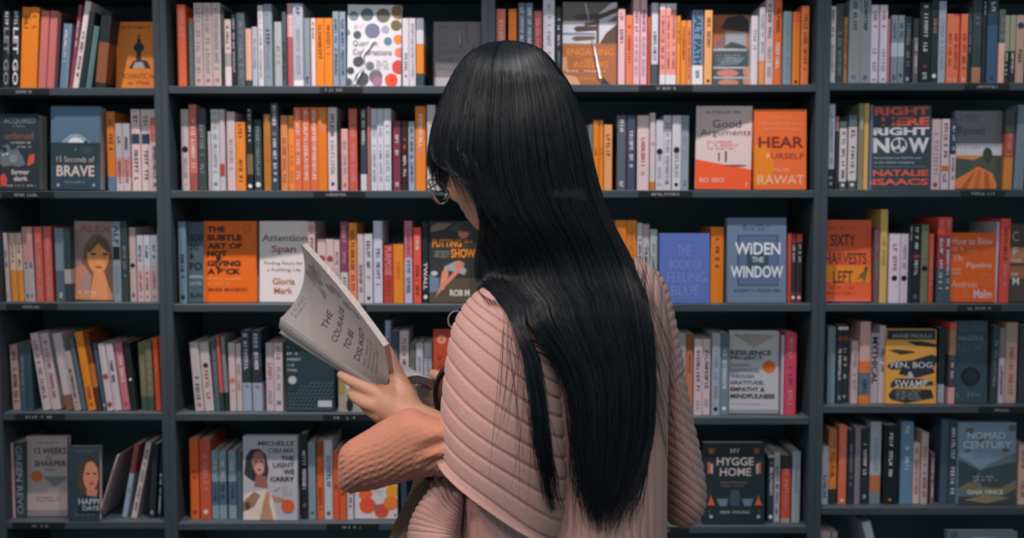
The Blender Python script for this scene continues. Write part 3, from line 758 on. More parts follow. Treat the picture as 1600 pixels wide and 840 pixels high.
face((480,320,Y3b),'B',3,(942,1322,130),'dark cover with a seated runner and orange lettering, third shelf','runner cover','2a2c2c',
 [('rect',0,0,1,.3,'4a4034'),('poly',[(.02,.86),(.3,.9),(.45,.97),(.2,.98),(.04,.94)],'7a6254'),('poly',[(.4,.9),(.6,.98),(.9,.86),(.7,.84)],'3c3c3c'),('ell',.7,.86,.11,.075,'b07060'),('poly',[(.58,.88),(.64,.95),(.78,.94),(.82,.86)],'3a2c26'),
  ('poly',[(.3,.44),(.5,.5),(.62,.5),(.76,.4),(.72,.34),(.5,.38),(.3,.4)],'8a8a90'),('poly',[(.5,.5),(.62,.52),(.72,.48),(.68,.42),(.56,.42)],'a87060'),('poly',[(.2,.15),(.26,.38),(.34,.42),(.4,.36),(.3,.16)],'c07a64'),('poly',[(.12,.06),(.2,.12),(.62,.38),(.64,.42),(.56,.42),(.2,.18)],'b87460'),('poly',[(0,.12),(.18,.14),(.2,.3),(.0,.34)],'5c7088'),('ell',.1,.36,.07,.03,'a8a8ac'),
  ('text','PUTTING',.06,.68,.66,.78,.03,'d07c1c'),('text','ON A',.7,.73,.88,.77,.02,'d07c1c'),('text','SHOW',.44,.55,.94,.66,.03,'d07c1c'),('scrib',.1,.55,.44,.64,3,'8a8a88'),('text','ROB M',.42,.08,.82,.16,.03,'b8b4b0')], T=0.02, lean=3)
S((940,320,Y3b),'C',3,"""
100,185,120|d07828|o.1-.8|orange spine crossed by loose hair|orange spine
187,268,120|d07828|o.1-.8|orange spine crossed by loose hair|orange spine
270,311,140|a8a8ae|k.2-.6|white spine crossed by stray strands|white spine
313,365,150|a08c8e:.15 a8a0a4|k.3-.6|grey pink spine crossed by stray strands|grey spine
368,426,190|98a0a4|g.2-.8|short grey white spine|grey-white spine
""")
face((940,320,Y3b),'C',3,(445,834,222),'plain periwinkle blue cover with thin outlined title, third shelf','periwinkle cover','4e62a0',
 [('text','THE',.36,.68,.62,.83,-.015,'7484ac'),('text','BOOK OF',.2,.49,.86,.62,-.015,'7484ac'),('text','FEELING',.16,.3,.92,.44,-.015,'7484ac'),('text','BLUE',.24,.11,.78,.25,-.015,'7484ac')], T=0.02, lean=3)
S((940,320,Y3b),'C',3,"""
838,940,172|c86c1c:.3 d87a20|k.15-.55|orange spine between two blue covers|orange spine
""")
face((1060,320,Y3b),'C',3,(374,832,106),'grey blue cover with nested frames behind white capitals, third shelf','framed cover','5c6c84',
 [('rect',.17,.2,.87,.8,'344660'),('rect',.2,.215,.85,.785,'4a5c7a'),('rect',.33,.4,.7,.6,'30404e'),('text','WiDEN',.13,.565,.9,.71,.02,'c0c4c4'),('text','THE',.42,.475,.62,.54,.02,'a8b4b8'),('text','WINDOW',.06,.295,.95,.435,.02,'c0c4c4'),('text','ELIZABETH A. STANLEY, PHD',.12,.125,.9,.16,.01,'2c3844'),('scrib',.26,.85,.78,.93,2,'34444e')], T=0.03, lean=3)
S((1060,320,Y3b),'C',3,"""
836,868,220|a84038|b.0-.0|thin red spine beside the framed cover|red spine
871,907,225|8a3430:.12 2c2a30:.85 6a2c30|w.16-.42 wc.9-.95|black spine with red head|red-headed spine
909,952,225|8a3430:.12 2c2a30:.85 6a2c30|w.16-.42 wc.9-.95|black spine with red head|red-headed spine
""")
Y3d = 4.848
face((1270,320,Y3d),'D',3,(92,440,122),'red and orange cover with black capitals and a bird, third shelf','bird cover','c4502c',
 [('rect',0,.24,.98,.44,'c8741c'),('text','SIXTY',.12,.68,.66,.825,.02,'3a2420'),('text','HARVESTS',-.0,.46,.9,.6,.02,'4a2820'),('text','LEFT',.18,.23,.6,.38,.02,'4a2820'),('poly',[(.7,.26),(.76,.34),(.86,.38),(.92,.4),(.9,.32),(.86,.24),(.78,.3)],'5a4430'),('poly',[(.84,.4),(.9,.44),(.94,.4),(.88,.37)],'3a2c24'),('scrib',.12,.15,.7,.19,1,'7a2c20'),('scrib',.02,.085,.86,.125,1,'7a2c20'),('rect',0,0,1,.04,'b8584c'),('scrib',.1,.88,.85,.93,1,'8a3c24')], T=0.028, lean=4)
S((1270,320,Y3d),'D',3,"""
455,494,180|5c4048|g.2-.7|dark plum spine behind the bird cover|plum spine
499,556,35|a88850|y.3-.6|tallest tan wooden toned spine|tan spine
568,650,220|b4a4b0|r.15-.55 kc.6-.68|white spine with pink lettering|pink-lettered spine
653,711,220|a8989e|g.15-.55 kc.6-.68|grey white spine with black dot|dotted spine
720,744,155|1c2428|w.02-.2|thin black spine|thin spine
746,803,155|181e20|w.02-.35 rq.38-.42 w.45-.65 g.9-.95|black spine with long white title|black spine
810,866,150|5c5c4c|y.2-.7 kc.5-.62|olive drab spine with dark disc|olive spine
870,906,220|a0402c|p.25-.75|short brick spine|brick spine
930,985,95|c8483c:.2 7a3038:.6 38444c|p.03-.12 w.25-.85|red and navy striped spine|striped spine
988,1042,95|c8483c:.2 7a3038:.6 38444c|p.03-.12 w.25-.85|red and navy striped spine|striped spine
""")
face((1270,320,Y3d),'D',3,(1046,1376,216),'orange cover with pale gothic lettering filling it, third shelf','lettered cover','c8541c',
 [('text','How to Blow',.04,.83,.94,.93,.0,'b8a0a4'),('text','up a',.02,.72,.28,.79,.0,'b08a7c'),('scrib',.4,.7,.9,.78,1,'a86a4c'),('text','Th',.04,.59,.26,.68,.01,'b08a7c'),('text','Pipeline',.36,.47,.92,.57,.0,'b8a0a4'),('scrib',.04,.38,.26,.5,2,'b08a7c'),('scrib',.68,.25,.92,.42,3,'a86a4c'),('text','Andreas',.02,.21,.6,.31,.0,'b08a7c'),('text','X',.28,.06,.4,.18,-.01,'a86a4c'),('text','Malm',.52,.055,.92,.18,.01,'b8a0a4')], T=0.02, lean=4)
S((1270,320,Y3d),'D',3,"""
1379,1400,130,4|a0949a|b.0-.0|sliver of white page edge|white sliver
1404,1478,105|b04038|b.1-.5 p.55-.85|dark red spine beside the lettered cover|dark-red spine
""")
face((1270,320,Y3d),'D',3,(1486,1800,150),'brown and tan striped cover cut by the picture edge, third shelf','striped cover','3c3430',
 [('rect',0,.5,1,.7,'8a5c44'),('rect',0,.3,1,.46,'7a4c38'),('text','C',.08,.78,.24,.9,.0,'8a8480'),('text','F',.1,.6,.22,.7,.0,'b8a498'),('scrib',.06,.5,.3,.56,1,'b8a498'),('scrib',.06,.33,.3,.38,1,'b8a498'),('text','M',.08,.22,.24,.31,.02,'a8a4a0')], T=0.02, lean=4)
# ================= fourth shelf
S((0,490,Y3),'A',4,"""
96,158,240,-13|a08480|k.1-.95|brownish pink spine with black dots|dotted spine
165,208,230,-5|3a4c58|g.2-.7|dark blue spine|dark spine
211,262,230,-8|34444e|b.0-.0|darker navy grey spine|navy spine
332,396,150,-84|b0a0a4|r.1-.85 b.0-.0|pale leaning spine with red lettering|pale leaner
399,468,150,-84|b0a0a4|r.1-.85 b.0-.0|pale leaning spine with red lettering|pale leaner
506,578,150,-90|b4a2a6:.8 7a5040|b.0-.0|white leaning spine with brown foot|brown-footed leaner
582,632,290,-76|a09090|k.3-.8 r.85-.95|shorter leaning spine with black lettering|short leaner
640,672,190,-92|4a5c64|b.0-.0|teal thin leaning spine|teal leaner
684,748,140,-92|d07a20|r.7-.95|orange leaning spine|orange leaner
752,790,145,-88|6a3424:.4 a8642c:.7 4a2c24|b.0-.0|rust brown leaning spine|rust leaner
796,826,230,-70|3c5260|w.9-.95|slate blue leaning spine|slate leaner
832,886,230,-62|b4a6ac|rc.45-.53 rc.87-.95|white leaning spine with red dots|red-dotted leaner
888,944,230,-60|b4a6ac|k.25-.6|white leaning spine with black lettering|white leaner
950,1008,225,-58|b06470|w.2-.6 r.88-.95|rose leaning spine|rose leaner
1014,1060,225,-46|1c2224|wc.52-.56|black leaning spine|black leaner
1092,1144,220,-20|68624e:.8 3c463e|y.3-.7|olive tan spine|olive spine
1147,1198,220,-20|68624e:.8 3c463e|y.3-.7|olive tan spine|olive spine
1206,1245,185,-18|d0542c|p.25-.5|fiery red spine near the post|fiery spine
1247,1288,185,-18|d0542c|p.25-.5|fiery red spine near the post|fiery spine
""")
S((280,490,Y3),'B',4,"""
128,196,220,-38|a89ca0|k.5-.85 r.88-.94|grey leaning spine with black title|grey leaner
199,272,220,-37|b0a0a0|kc.3-.37 r.4-.9|pale leaning spine with dark oval|oval leaner
282,322,180,-32|44565c|g.2-.8|grey teal leaning spine|teal leaner
325,352,172,-30|b05044:.75 2c3438|b.0-.0|red slanting spine|red leaner
354,384,175,-28|7a7e80:.75 242c30|g.3-.7|grey slanting spine|slanting spine
390,442,225,-8|b4a2a2|oc.5-.6 o.68-.72|white spine with orange spots|orange-spotted spine
446,487,230,-6|b0a0a4|r.3-.7|plain pinkish spine|pinkish spine
492,562,130,-12|343c4c:.45 2a3036:.65 8c92a4|w.04-.5 r.68-.72|navy and grey spine with big initials|initialled spine
572,648,130,-12|343c4c:.45 2a3036:.65 8c92a4|w.04-.5 r.68-.72|navy and grey spine with big initials|initialled spine
672,734,225|b09ea4|r.3-.6 g.7-.9|mauve white spine|mauve spine
738,804,225|b4a8ac|r.05-.25 g.35-.7 k.85-.95|white spine with red lettering at its head|red-lettered spine
""")
face((280,490,Y3),'B',4,(826,1200,195),'dark teal cover sprinkled with grey leaves, fourth shelf','leafy cover','22343a',
 [('scrib',.02,.86,.16,.9,1,'8a9698'),('scrib',.02,.77,.3,.82,1,'a0a8a8'),('scrib',.02,.69,.42,.74,1,'a0a8a8'),('scrib',.02,.61,.22,.66,1,'a0a8a8'),('scrib',.02,.54,.26,.59,1,'a0a8a8'),('circ',.13,.43,.085,'a0a4a4'),('rect',.66,.06,.95,.15,'a8a8ac')] +
 [('poly',[(u,v),(u+.045,v+.012),(u+.08,v+.04),(u+.03,v+.03)],'4a5c62') for u,v in [(.03+.085*i+.03*(j%2),.02+.05*j) for i in range(11) for j in range(8) if .03+.085*i>(j-4)*.14 and not (i>6 and 0<j<3)]], T=0.02, lean=3)
face((500,480,4.668),'B',4,(134,440,330),'pale cover with a yellow stripe behind the fingers, fourth shelf','striped cover','8a8478',
 [('rect',0,.3,.14,.85,'8a7840'),('ell',.27,.12,.08,.11,'1c2022'),('circ',.27,.26,.06,'1c2022'),('ell',.3,.45,.12,.12,'b8a8a0')], T=0.018, lean=3)
S((500,480,4.668),'B',4,"""
478,519,95|8890a0|k.2-.5|tall pale blue spine behind the open book|pale-blue spine
522,578,170|38465a|w.3-.7|navy spine behind the open book|navy spine
582,651,170|b0a6a8|r.1-.4 k.4-.9|white spine with red and black blocks|blocked spine
656,700,265|5c5a54|g.3-.7|drab grey spine|drab spine
702,755,260|a4a6b0|g.2-.8|short cool white spine|cool-white spine
758,818,260|a8aab2|g.2-.8|short pale grey spine|pale-grey spine
""")
face((500,480,4.668),'B',4,(826,1180,165),'deep red cover with a round emblem beside the sleeve, fourth shelf','red cover','a03c24',
 [('circ',.17,.88,.09,'c08870'),('circ',.17,.88,.055,'b06a50'),('scrib',.1,.5,.9,.7,2,'7a2c1c')], T=0.02, lean=3)
S((1030,490,4.942),'C',4,"""
110,200,150|8c8488|g.2-.7|grey spine half behind the sleeve|grey spine
203,256,150|7a4c34:.2 a86848|r.25-.5|copper brown spine|copper spine
262,326,195|b4a2a6|k.15-.7 g.8-.95|white spine with stacked black capitals|capitals spine
329,392,195|b4a2a6|k.15-.7 g.8-.95|white spine with stacked black capitals|capitals spine
400,463,150|8c909e|kc.9-.95 g.2-.8|blue grey spine with black mark|marked spine
467,536,150|4a5c66:.17 5e7482|w.2-.7 wc.9-.95|steel blue spine|steel spine
""")
face((1030,490,4.942),'C',4,(540,920,135),'white cover with stacked black words and orange disc, fourth shelf','disc cover','a09ea2',
 [('poly',[(.08,.95),(.5,.8),(.95,.95)],'8a807c'),('text','RESILIENCE',.02,.705,.85,.765,.035,'1c2226'),('text','PROJECT',.02,.64,.68,.695,.035,'1c2226'),('circ',.8,.57,.13,'b85c20'),('text','FINDING',.02,.565,.42,.605,.02,'56686c'),('text','HAPPINESS',.02,.5,.6,.545,.02,'56686c'),('text','THROUGH',.02,.43,.5,.475,.02,'34444c'),('text','GRATITUDE,',.02,.345,.7,.4,.025,'2c3c5c'),('text','EMPATHY &',.02,.27,.72,.32,.03,'22282e'),('text','MINDFULNESS',.02,.185,.92,.24,.035,'22282e'),('scrib',.04,.1,.86,.135,1,'7a7a7e'),('rect',0,0,1,.05,'7c7e84'),('scrib',.1,.93,.95,.97,1,'6c686a')], T=0.022, lean=3)
S((1030,490,4.942),'C',4,"""
938,962,170|a89aa2|b.0-.0|slim white spine beside the crimson one|slim spine
965,1054,150|b43c54|p.06-.32 n.4-.65 p.7-.9|broad crimson spine with pink lettering|crimson spine
""")
Y4 = 4.667
S((1270,480,Y4),'D',4,"""
103,161,140|5c6c78|g.1-.5 y.5-.55|steel blue spine beside the post|steel spine
165,206,130|20282e|wq.02-.06 rc.1-.24 w.3-.7 w.9-.95|black spine with red flower head|red-flowered spine
208,256,130|20282e|wq.02-.06 rc.1-.24 w.3-.7 w.9-.95|black spine with red flower head|red-flowered spine
274,326,245|9a8488|g.2-.8|short mauve white spine|mauve spine
330,407,105|a87f7c:.48 c86830:.62 4c5660:.9 c86a28|k.7-.88|blush spine with orange arch|arched spine
414,478,190|8c8288|k.05-.72'MYTHICAL'|pale spine with huge black letters|huge-lettered spine
480,526,135|98929a|k.3-.6|slim silver white spine|silver spine
""")
face((1270,480,Y4),'D',4,(530,900,163),'golden cover with black reed shapes and white capitals, fourth shelf','reed cover','b07c38',
 [('rect',.02,.86,.98,.99,'20262a'),('text','ANNIE PROULX',.12,.885,.92,.935,.01,'7c8084'),('poly',[(.4,.84),(.6,.78),(1,.76),(1,.8),(.7,.84)],'20262a'),('poly',[(.05,.72),(.3,.66),(.6,.69),(.5,.71),(.2,.73)],'2c2a26'),('poly',[(.02,.5),(.1,.56),(.5,.58),(.9,.66),(1,.64),(1,.56),(.92,.46),(.1,.46)],'20262a'),
  ('poly',[(.3,.46),(.92,.48),(.98,.42),(.6,.35),(.25,.4)],'20262a'),('poly',[(.1,.28),(.2,.34),(.9,.33),(.95,.25),(.1,.22)],'20262a'),('poly',[(.05,.12),(.15,.2),(.9,.19),(.95,.08),(.4,.01),(.1,.06)],'20262a'),('poly',[(.7,.3),(.98,.4),(.98,.3)],'b07c38'),
  ('text','FEN, BOG',.1,.47,.92,.56,.005,'a8a8ac'),('text','&',.42,.35,.56,.43,.005,'a8a8ac'),('text','SWAMP',.18,.22,.82,.32,.005,'a8a8ac'),('scrib',.2,.05,.8,.18,4,'7c7c7c')], T=0.028, lean=3)
S((1270,480,Y4),'D',4,"""
914,962,150|20262a:.75 8a8a90|b.0-.0|dark spine with grey foot|grey-footed spine
984,1030,110|c05040:.1 8a6a50:.4 3c3c40:.8 b08080|w.5-.7|multicoloured patterned spine|patterned spine
""")
face((1270,480,Y4),'D',4,(1034,1272,100),'gloomy teal cover with a dark round eye motif, fourth shelf','gloomy cover','2c3c44',
 [('circ',.48,.32,.3,'141c20'),('circ',.48,.32,.2,'1c2428'),('text','NG THE',.02,.865,.95,.955,-.005,'48565c'),('text','MINDFUL',.1,.755,.9,.815,.01,'5c6a70'),('text','BULLSHIT',.0,.63,.96,.73,-.005,'48565c'),('scrib',.05,.06,.95,.13,1,'5c686c')], T=0.02, lean=3)
S((1270,480,Y4),'D',4,"""
1284,1338,130,14|2a3438|g.2-.8|black slanting spine|black spine
1352,1397,150|6c6468:.4 a0949c|k.5-.9|white and grey spine|white-grey spine
1401,1488,110|8a7468:.25 a08078|r.3-.9|clay pink broad spine|clay spine
1500,1600,130|2a3236|b.0-.0|black spine cut by the picture edge|edge spine
""")
# ================= fifth shelf
Y5 = 4.421
S((0,650,Y5),'A',5,"""
70,109,185|a8888e|r.3-.7|pink thin spine near the outer post|pink spine
112,178,180|2c3c40|g.05-.95'GREEN_REVO'|dark green spine with huge letters|green spine
""")
face((0,650,Y5),'A',5,(184,470,140),'white cover with navy capitals and orange disc, fifth shelf','white cover','9c8c8a',
 [('text','12 WEEKS',.2,.78,.98,.86,.025,'2c343c'),('text','to a',.48,.71,.62,.76,.01,'3c444c'),('text','SHARPER',.2,.625,.98,.7,.025,'2c343c'),('text','YOU',.46,.56,.68,.6,.01,'4c545c'),('circ',.25,.5,.14,'a85c2c'),('poly',[(.4,.5),(.98,.5),(.98,.46),(.68,.37)],'6a6c70'),('scrib',.22,.18,.98,.25,2,'6a5c5c'),('scrib',.26,.9,.9,.94,1,'6c6464'),('rect',0,0,1,.08,'7a7074')], T=0.02, back=0.040, lean=3)
face((0,650,Y5),'A',5,(478,690,208),'dark portrait cover of a brown-haired woman, fifth shelf','brunette cover','26343c',
 [('poly',[(.25,.45),(.35,.75),(.55,.85),(.8,.83),(1,.7),(1,.4),(.8,.3),(.5,.35)],'4a3228'),('ell',.7,.6,.25,.2,'b0705a'),('poly',[(.55,.42),(.6,.3),(.9,.3),(.92,.42)],'a86a54'),('poly',[(.45,.6),(.55,.78),(.75,.8),(.98,.7),(.9,.82),(.6,.86),(.42,.74)],'3c2a24'),('ell',.62,.63,.06,.012,'2c1c18'),('ell',.84,.63,.06,.012,'2c1c18'),('ell',.74,.5,.09,.015,'8a3c38'),('ell',.75,.57,.03,.02,'bc7c64'),('poly',[(.3,.3),(.5,.34),(1,.32),(1,.1),(.3,.1)],'1c2428'),
  ('text','HAPPI',.3,.22,.98,.3,.03,'8a949c'),('text','DAYS',.44,.14,.98,.2,.03,'8a949c'),('scrib',.2,.06,.95,.1,1,'6a6c70'),('scrib',.2,.9,.95,.95,1,'4a5458')], T=0.018, back=0.003, lean=4)
S((0,650,Y5),'A',5,"""
646,696,270,158,0.012|b09a98:1|k.2-.95|pinkish white steeply leaning spine|leaning spine
838,874,195,100|8c4a4c:.4 8090a0|r.6-.66|slim blue grey leaning spine|blue leaner
908,948,180,120|b0a0a0|k.1-.9|white leaning spine with dark cover|white leaner
1030,1072,190,52|20282c|w.9-.95|black leaning spine|black leaner
1080,1112,195,34|1c2428|w.4-.95|black spine leaning by the post|post leaner
""")
S((270,650,4.42),'B',5,"""
120,182,155|d0602c|b.4-.5 k.9-.95|orange spine near the post|orange spine
190,266,160|b04c38|p.2-.7 wc.88-.94|brick spine with white lettering|brick spine
270,317,240|74868f:.45 44586a:.8 74868f|w.15-.4 n.5-.75|short banded blue spine|banded-blue spine
320,372,240|74868f:.45 44586a:.8 74868f|w.15-.4 n.5-.75|short banded blue spine|banded-blue spine
384,440,240|74868f:.45 44586a:.8 74868f|w.15-.4 n.5-.75|short banded blue spine|banded-blue spine
445,482,240|44545c|b.0-.0|dark slate thin spine|dark spine
""")
face((270,650,4.42),'B',5,(486,864,138),'white cover with a woman resting chin on patterned sleeves, fifth shelf','chin cover','9c98a0',
 [('poly',[(.02,.55),(.05,.75),(.14,.84),(.3,.85),(.42,.78),(.47,.6),(.44,.48),(.3,.42),(.1,.5)],'2c2a2e'),('ell',.28,.69,.12,.13,'8a5c54'),('ell',.3,.61,.09,.07,'b08078'),('poly',[(.2,.4),(.24,.55),(.42,.52),(.46,.38)],'845448'),('ell',.24,.7,.025,.01,'2c1c1c'),('ell',.34,.7,.025,.01,'2c1c1c'),('ell',.3,.6,.04,.01,'7c2c34'),
  ('poly',[(0,0),(0,.3),(.15,.34),(.4,.36),(.52,.34),(.62,.0)],'c0b0a8'),('poly',[(0,.22),(.2,.34),(.32,.3),(.2,.16),(.0,.1)],'8a6450'),('poly',[(.3,0),(.36,.2),(.42,.34),(.5,.34),(.48,.2),(.56,0)],'a07860'),('poly',[(.5,.3),(.6,.28),(.76,.26),(.74,.22),(.6,.22)],'a07058'),('poly',[(.52,.34),(.7,.4),(.62,.36)],'8a604c'),('ell',.08,.17,.05,.05,'4a3830'),('ell',.3,.1,.04,.04,'c8b4a8'),
  ('text','MICHELLE',.28,.885,.94,.94,.02,'3c4048'),('text','OBAMA',.46,.8,.94,.86,.02,'5c5c64'),('text','THE',.7,.71,.94,.765,.03,'26262c'),('text','LIGHT',.55,.63,.94,.685,.02,'26262c'),('text','WE',.74,.55,.94,.605,.03,'26262c'),('text','CARRY',.5,.465,.94,.52,.03,'26262c'),('circ',.82,.17,.12,'b84c2c'),('scrib',.72,.3,.94,.42,3,'8a8a90')], T=0.022, lean=3)
S((270,650,4.42),'B',5,"""
884,936,120|1c2428|w.2-.7 y.82-.86|black spine beside the white cover|black spine
939,990,180|74828e|k.9-.94|light slate spine|slate spine
994,1043,170|8a4028:.2 c05c30|b.6-.9|rusty orange spine|rusty spine
1047,1107,165|a8a8b4|n.2-.65 rc.9-.95|silver spine with navy lettering|silver spine
1111,1151,240|c05030|k.5-.55|short red brown spine|red-brown spine
1153,1202,240|c05030|k.6-.65|short red brown spine with dark dot|red-dot spine
1206,1250,240|b0a8b0|k.5-.9|white spine under the sleeve|white spine
""")
face((460,650,4.42),'B',5,(416,712,250),'white cover ringed with orange and red discs, fifth shelf','ringed cover','b0a8ac',
 [('circ',.25,.38,.16,'d05c30'),('circ',.3,.2,.19,'c04428'),('circ',.63,.12,.17,'b04030'),('circ',.85,.24,.17,'c86a30'),('circ',.88,.42,.15,'d08a2c'),('circ',.5,.18,.06,'6a5468'),('scrib',.42,.34,.7,.5,3,'9a98a0'),('circ',.95,.06,.03,'7a3c44')], T=0.02, lean=3)
S((460,650,4.42),'B',5,"""
735,775,250|2c3a4a|b.0-.0|dark blue spine behind the skirt|blue spine
""")
Y5c = 4.665
S((1030,660,Y5c),'C',5,"""
70,112,240|2c3238|w.9-.95|black spine seen beneath the sleeve|black spine
228,276,250|2c3c48|g.2-.6|dark blue spine below the sleeve|blue spine
""")
face((1030,660,Y5c),'C',5,(318,768,148),'black cover with little lamps and bowls below white title, fifth shelf','lamp cover','1c262b',
 [('poly',[(.08,.93),(.2,.93),(.16,.86),(.1,.86)],'7a4a24'),('poly',[(.82,.93),(.92,.93),(.9,.86),(.84,.86)],'7a4a24'),('rect',.07,.62,.12,.76,'a04838'),('rect',.12,.62,.16,.74,'a08488'),('rect',.9,.62,.94,.76,'a04838'),('rect',.86,.62,.9,.74,'a08488'),
  ('poly',[(.07,.23),(.19,.23),(.15,.3),(.13,.36),(.11,.3)],'b8502c'),('poly',[(.84,.23),(.96,.23),(.92,.3),(.9,.36),(.88,.3)],'b8502c'),('poly',[(.22,.31),(.41,.31),(.38,.22),(.27,.22)],'5c6878'),('poly',[(.63,.31),(.82,.31),(.78,.22),(.67,.22)],'5c6878'),('rect',.44,.22,.6,.38,'34424e'),('rect',.46,.38,.58,.42,'34424e'),
  ('text','MY',.44,.87,.6,.93,.02,'98908c'),('text','HYGGE',.22,.72,.82,.82,.015,'a89c98'),('text','HOME',.27,.59,.78,.69,.015,'a89c98'),('scrib',.28,.49,.78,.53,1,'6a5c5a'),('scrib',.3,.45,.76,.485,1,'6a5c5a'),('text','MEIK WIKING',.28,.125,.76,.165,.01,'8a8a8a'),('circ',.13,.09,.03,'8a8e94'),('circ',.9,.09,.03,'8a8e94'),('rect',.09,.12,.12,.18,'5a3030'),('rect',.9,.12,.93,.18,'5a3030')], T=0.026, lean=3)
S((1030,660,Y5c),'C',5,"""
786,830,240|a0a0a4:.03 28343c|w.1-.6 wc.88-.94|dark spine with white head|dark spine
833,879,215|9a9aa2|k.2-.9|silver white spine|silver spine
886,951,240|3a2c2c:.2 b04830:.94 8a8a8c|p.2-.85|rust red spine with dark head|rust spine
962,1022,210|8c8f9a|g.2-.6|wide pale spine near the post|wide spine
""")
Y5d = 4.2
S((1270,640,Y5d),'D',5,"""
48,95,240|8a8a92|k.5-.9|pale short spine beside the post|pale spine
98,152,130|8a5434:.25 b06830:.8 20262a|b.3-.7|tan orange spine with black foot|tan spine
164,216,105|c8684c|p.2-.6 wc.93-.97|salmon spine with white lettering|salmon spine
224,263,130|20282c|g.2-.8|black green narrow spine|narrow spine
268,306,115|6a5a68|g.2-.8|faded purple spine|purple spine
312,360,120|1c2428|w.2-.7 w.88-.93|ink black spine with small letters|ink spine
370,442,80|7a7e88:.65 8a5438:.85 5c6068|g.2-.6|grey spine with brown picture|pictured spine
455,546,100|10171a|w.1-.65 oc.92-.96|broad black spine with white capitals|broad spine
570,652,80|4c6478|w.05-.15 w.3-.6|sea blue broad spine|sea spine
655,700,215|9a8684|r.1-.85|pinkish spine with red stacked letters|stacked spine
703,749,150|8a7874|b.2-.9|taupe spine|taupe spine
770,797,280|5c4448|w.1-.9|short dim maroon spine|dim spine
835,884,60|34424e|b.0-.0|tall blue grey spine|tall spine
888,946,65|2a3846|w.1-.9|midnight blue spine with white lettering|midnight spine
""")
face((1270,640,Y5d),'D',5,(950,1332,84),'grey blue mountain valley cover with pale capitals, fifth shelf','valley cover','5c6c7c',
 [('poly',[(0,.6),(.15,.54),(.32,.46),(.38,.42),(.55,.5),(.75,.56),(1,.63),(1,0),(0,0)],'46545a'),('poly',[(0,.55),(.2,.48),(.38,.42),(.3,.3),(.1,.2),(0,.2)],'2a3436'),('poly',[(.38,.42),(.6,.46),(.8,.5),(1,.52),(1,.1),(.5,.12),(.36,.3)],'2c3838'),('poly',[(.0,.2),(.2,.28),(.4,.22),(.7,.2),(.9,.26),(1,.3),(1,.2),(.8,.12),(.4,.1)],'5c5440'),('rect',0,0,1,.1,'2c322e'),('poly',[(.1,.06),(.5,.12),(.9,.08),(.5,.02)],'6a5c44'),
  ('ell',.2,.9,.07,.035,'4a4448'),('ell',.93,.93,.06,.04,'4a4448'),('ell',.4,.78,.05,.03,'4a4a52'),('ell',.82,.67,.06,.03,'4a4448'),('ell',.16,.66,.05,.02,'4a5058'),
  ('text','NOMAD',.16,.8,.82,.885,.02,'8a98a0'),('text','CENTURY',.08,.685,.92,.775,.02,'8a98a0'),('scrib',.26,.28,.72,.36,2,'7a8284'),('text','GAIA VINCE',.16,.13,.78,.18,.02,'98a0a0'),('scrib',.42,.03,.64,.05,1,'7c8084')], T=0.022, lean=3)
S((1270,640,Y5d),'D',5,"""
1338,1400,230|a08078|k.1-.4 r.6-.9|clay spine cut by the picture edge|clay spine
""")
# ================= lowest shelf in view
S((1270,640,Y5d),'D',6,"""
40,110,795|a08a90|b.0-.0|pale pink book top just in view|pink top
112,150,800|8a8488|b.0-.0|grey book top just in view|grey top
450,508,735,-150|a0a0a8|b.0-.0|white strongly slanting book|slanting book
""")
face((1270,640,Y5d),'D',6,(880,1340,795),'grey cover just rising into the picture, lowest shelf','rising cover','56646c',
 [('circ',.1,.95,.06,'3c4c54'),('ell',.5,.8,.4,.12,'8a949a'),('scrib',.2,.6,.8,.75,2,'34424a')], T=0.02, lean=3)

# ---- build them, each labelled by its look and its neighbours
order = {}
for B in BOOKS: order.setdefault((B['bay'], B['row']), []).append(B)
seen_labels = {}
for (bay, row), L in order.items():
    L.sort(key=lambda b_: b_['x0'])
    zy = BAYS[bay][2][row]
    def push(i, back_to_front):
        P, N = L[i], L[i + 1]
        if P['kind'] == 'f' and N['kind'] == 'f': return
        if N['x0'] < P['x1'] + .15:
            if N['kind'] == 's' and N['x1'] - N['x0'] > 6: N['x0'] = P['x1'] + .15
            elif P['kind'] == 's': P['x1'] = N['x0'] - .15
            else: N['x0'] = P['x1'] + .15; N['x1'] = max(N['x1'], N['x0'] + 3)
        hp, hn = zy - P['top'], zy - N['top']
        dp, dn = P.get('dx', 0), N.get('dx', 0)
        hm = min(hp, hn)
        over = (P['x1'] + dp * hm / hp) - (N['x0'] + dn * hm / hn)
        if over > 0:
            if dn < 0: N['dx'] = dn + (over + .2) * hn / hm
            elif dp > 0: P['dx'] = dp - (over + .2) * hp / hm
    for i in range(len(L) - 2, -1, -1): push(i, 1)
    for i in range(len(L) - 1): push(i, 0)
for (bay, row), L in order.items():
    L.sort(key=lambda b_: b_['x0'])
    for i, B in enumerate(L):
        grp = 'books on the %s shelf of the %s' % (ROWN[row], {'A': 'bookcase with leaning books', 'B': 'bookcase with the ink blot cover', 'C': 'bookcase behind the reader', 'D': 'bookcase with the globe cover'}[bay])
        if B['kind'] == 'f':
            lab = B['look']; build_face(B, lab, grp); continue
        def nb(j):
            if j < 0 or j >= len(L): return None
            N = L[j]
            return 'its twin' if N['look'] == B['look'] else N['short']
        p_, n_ = nb(i - 1), nb(i + 1)
        if p_ and n_:
            where = 'between twins' if p_ == n_ == 'its twin' else ('between two %ss' % p_ if p_ == n_ else 'between %s and %s' % (p_, n_))
        else: where = 'beside ' + (p_ or n_)
        lab = '%s %s, %s shelf' % (B['look'], where, ROWN[row])
        if lab in seen_labels: print('DUPLICATE', lab)
        if len(lab.replace(',', '').split()) > 16: print('LONG', len(lab.split()), lab)
        seen_labels[lab] = 1
        build_spine(B, lab, grp)
print('BOOKS', len(BOOKS))
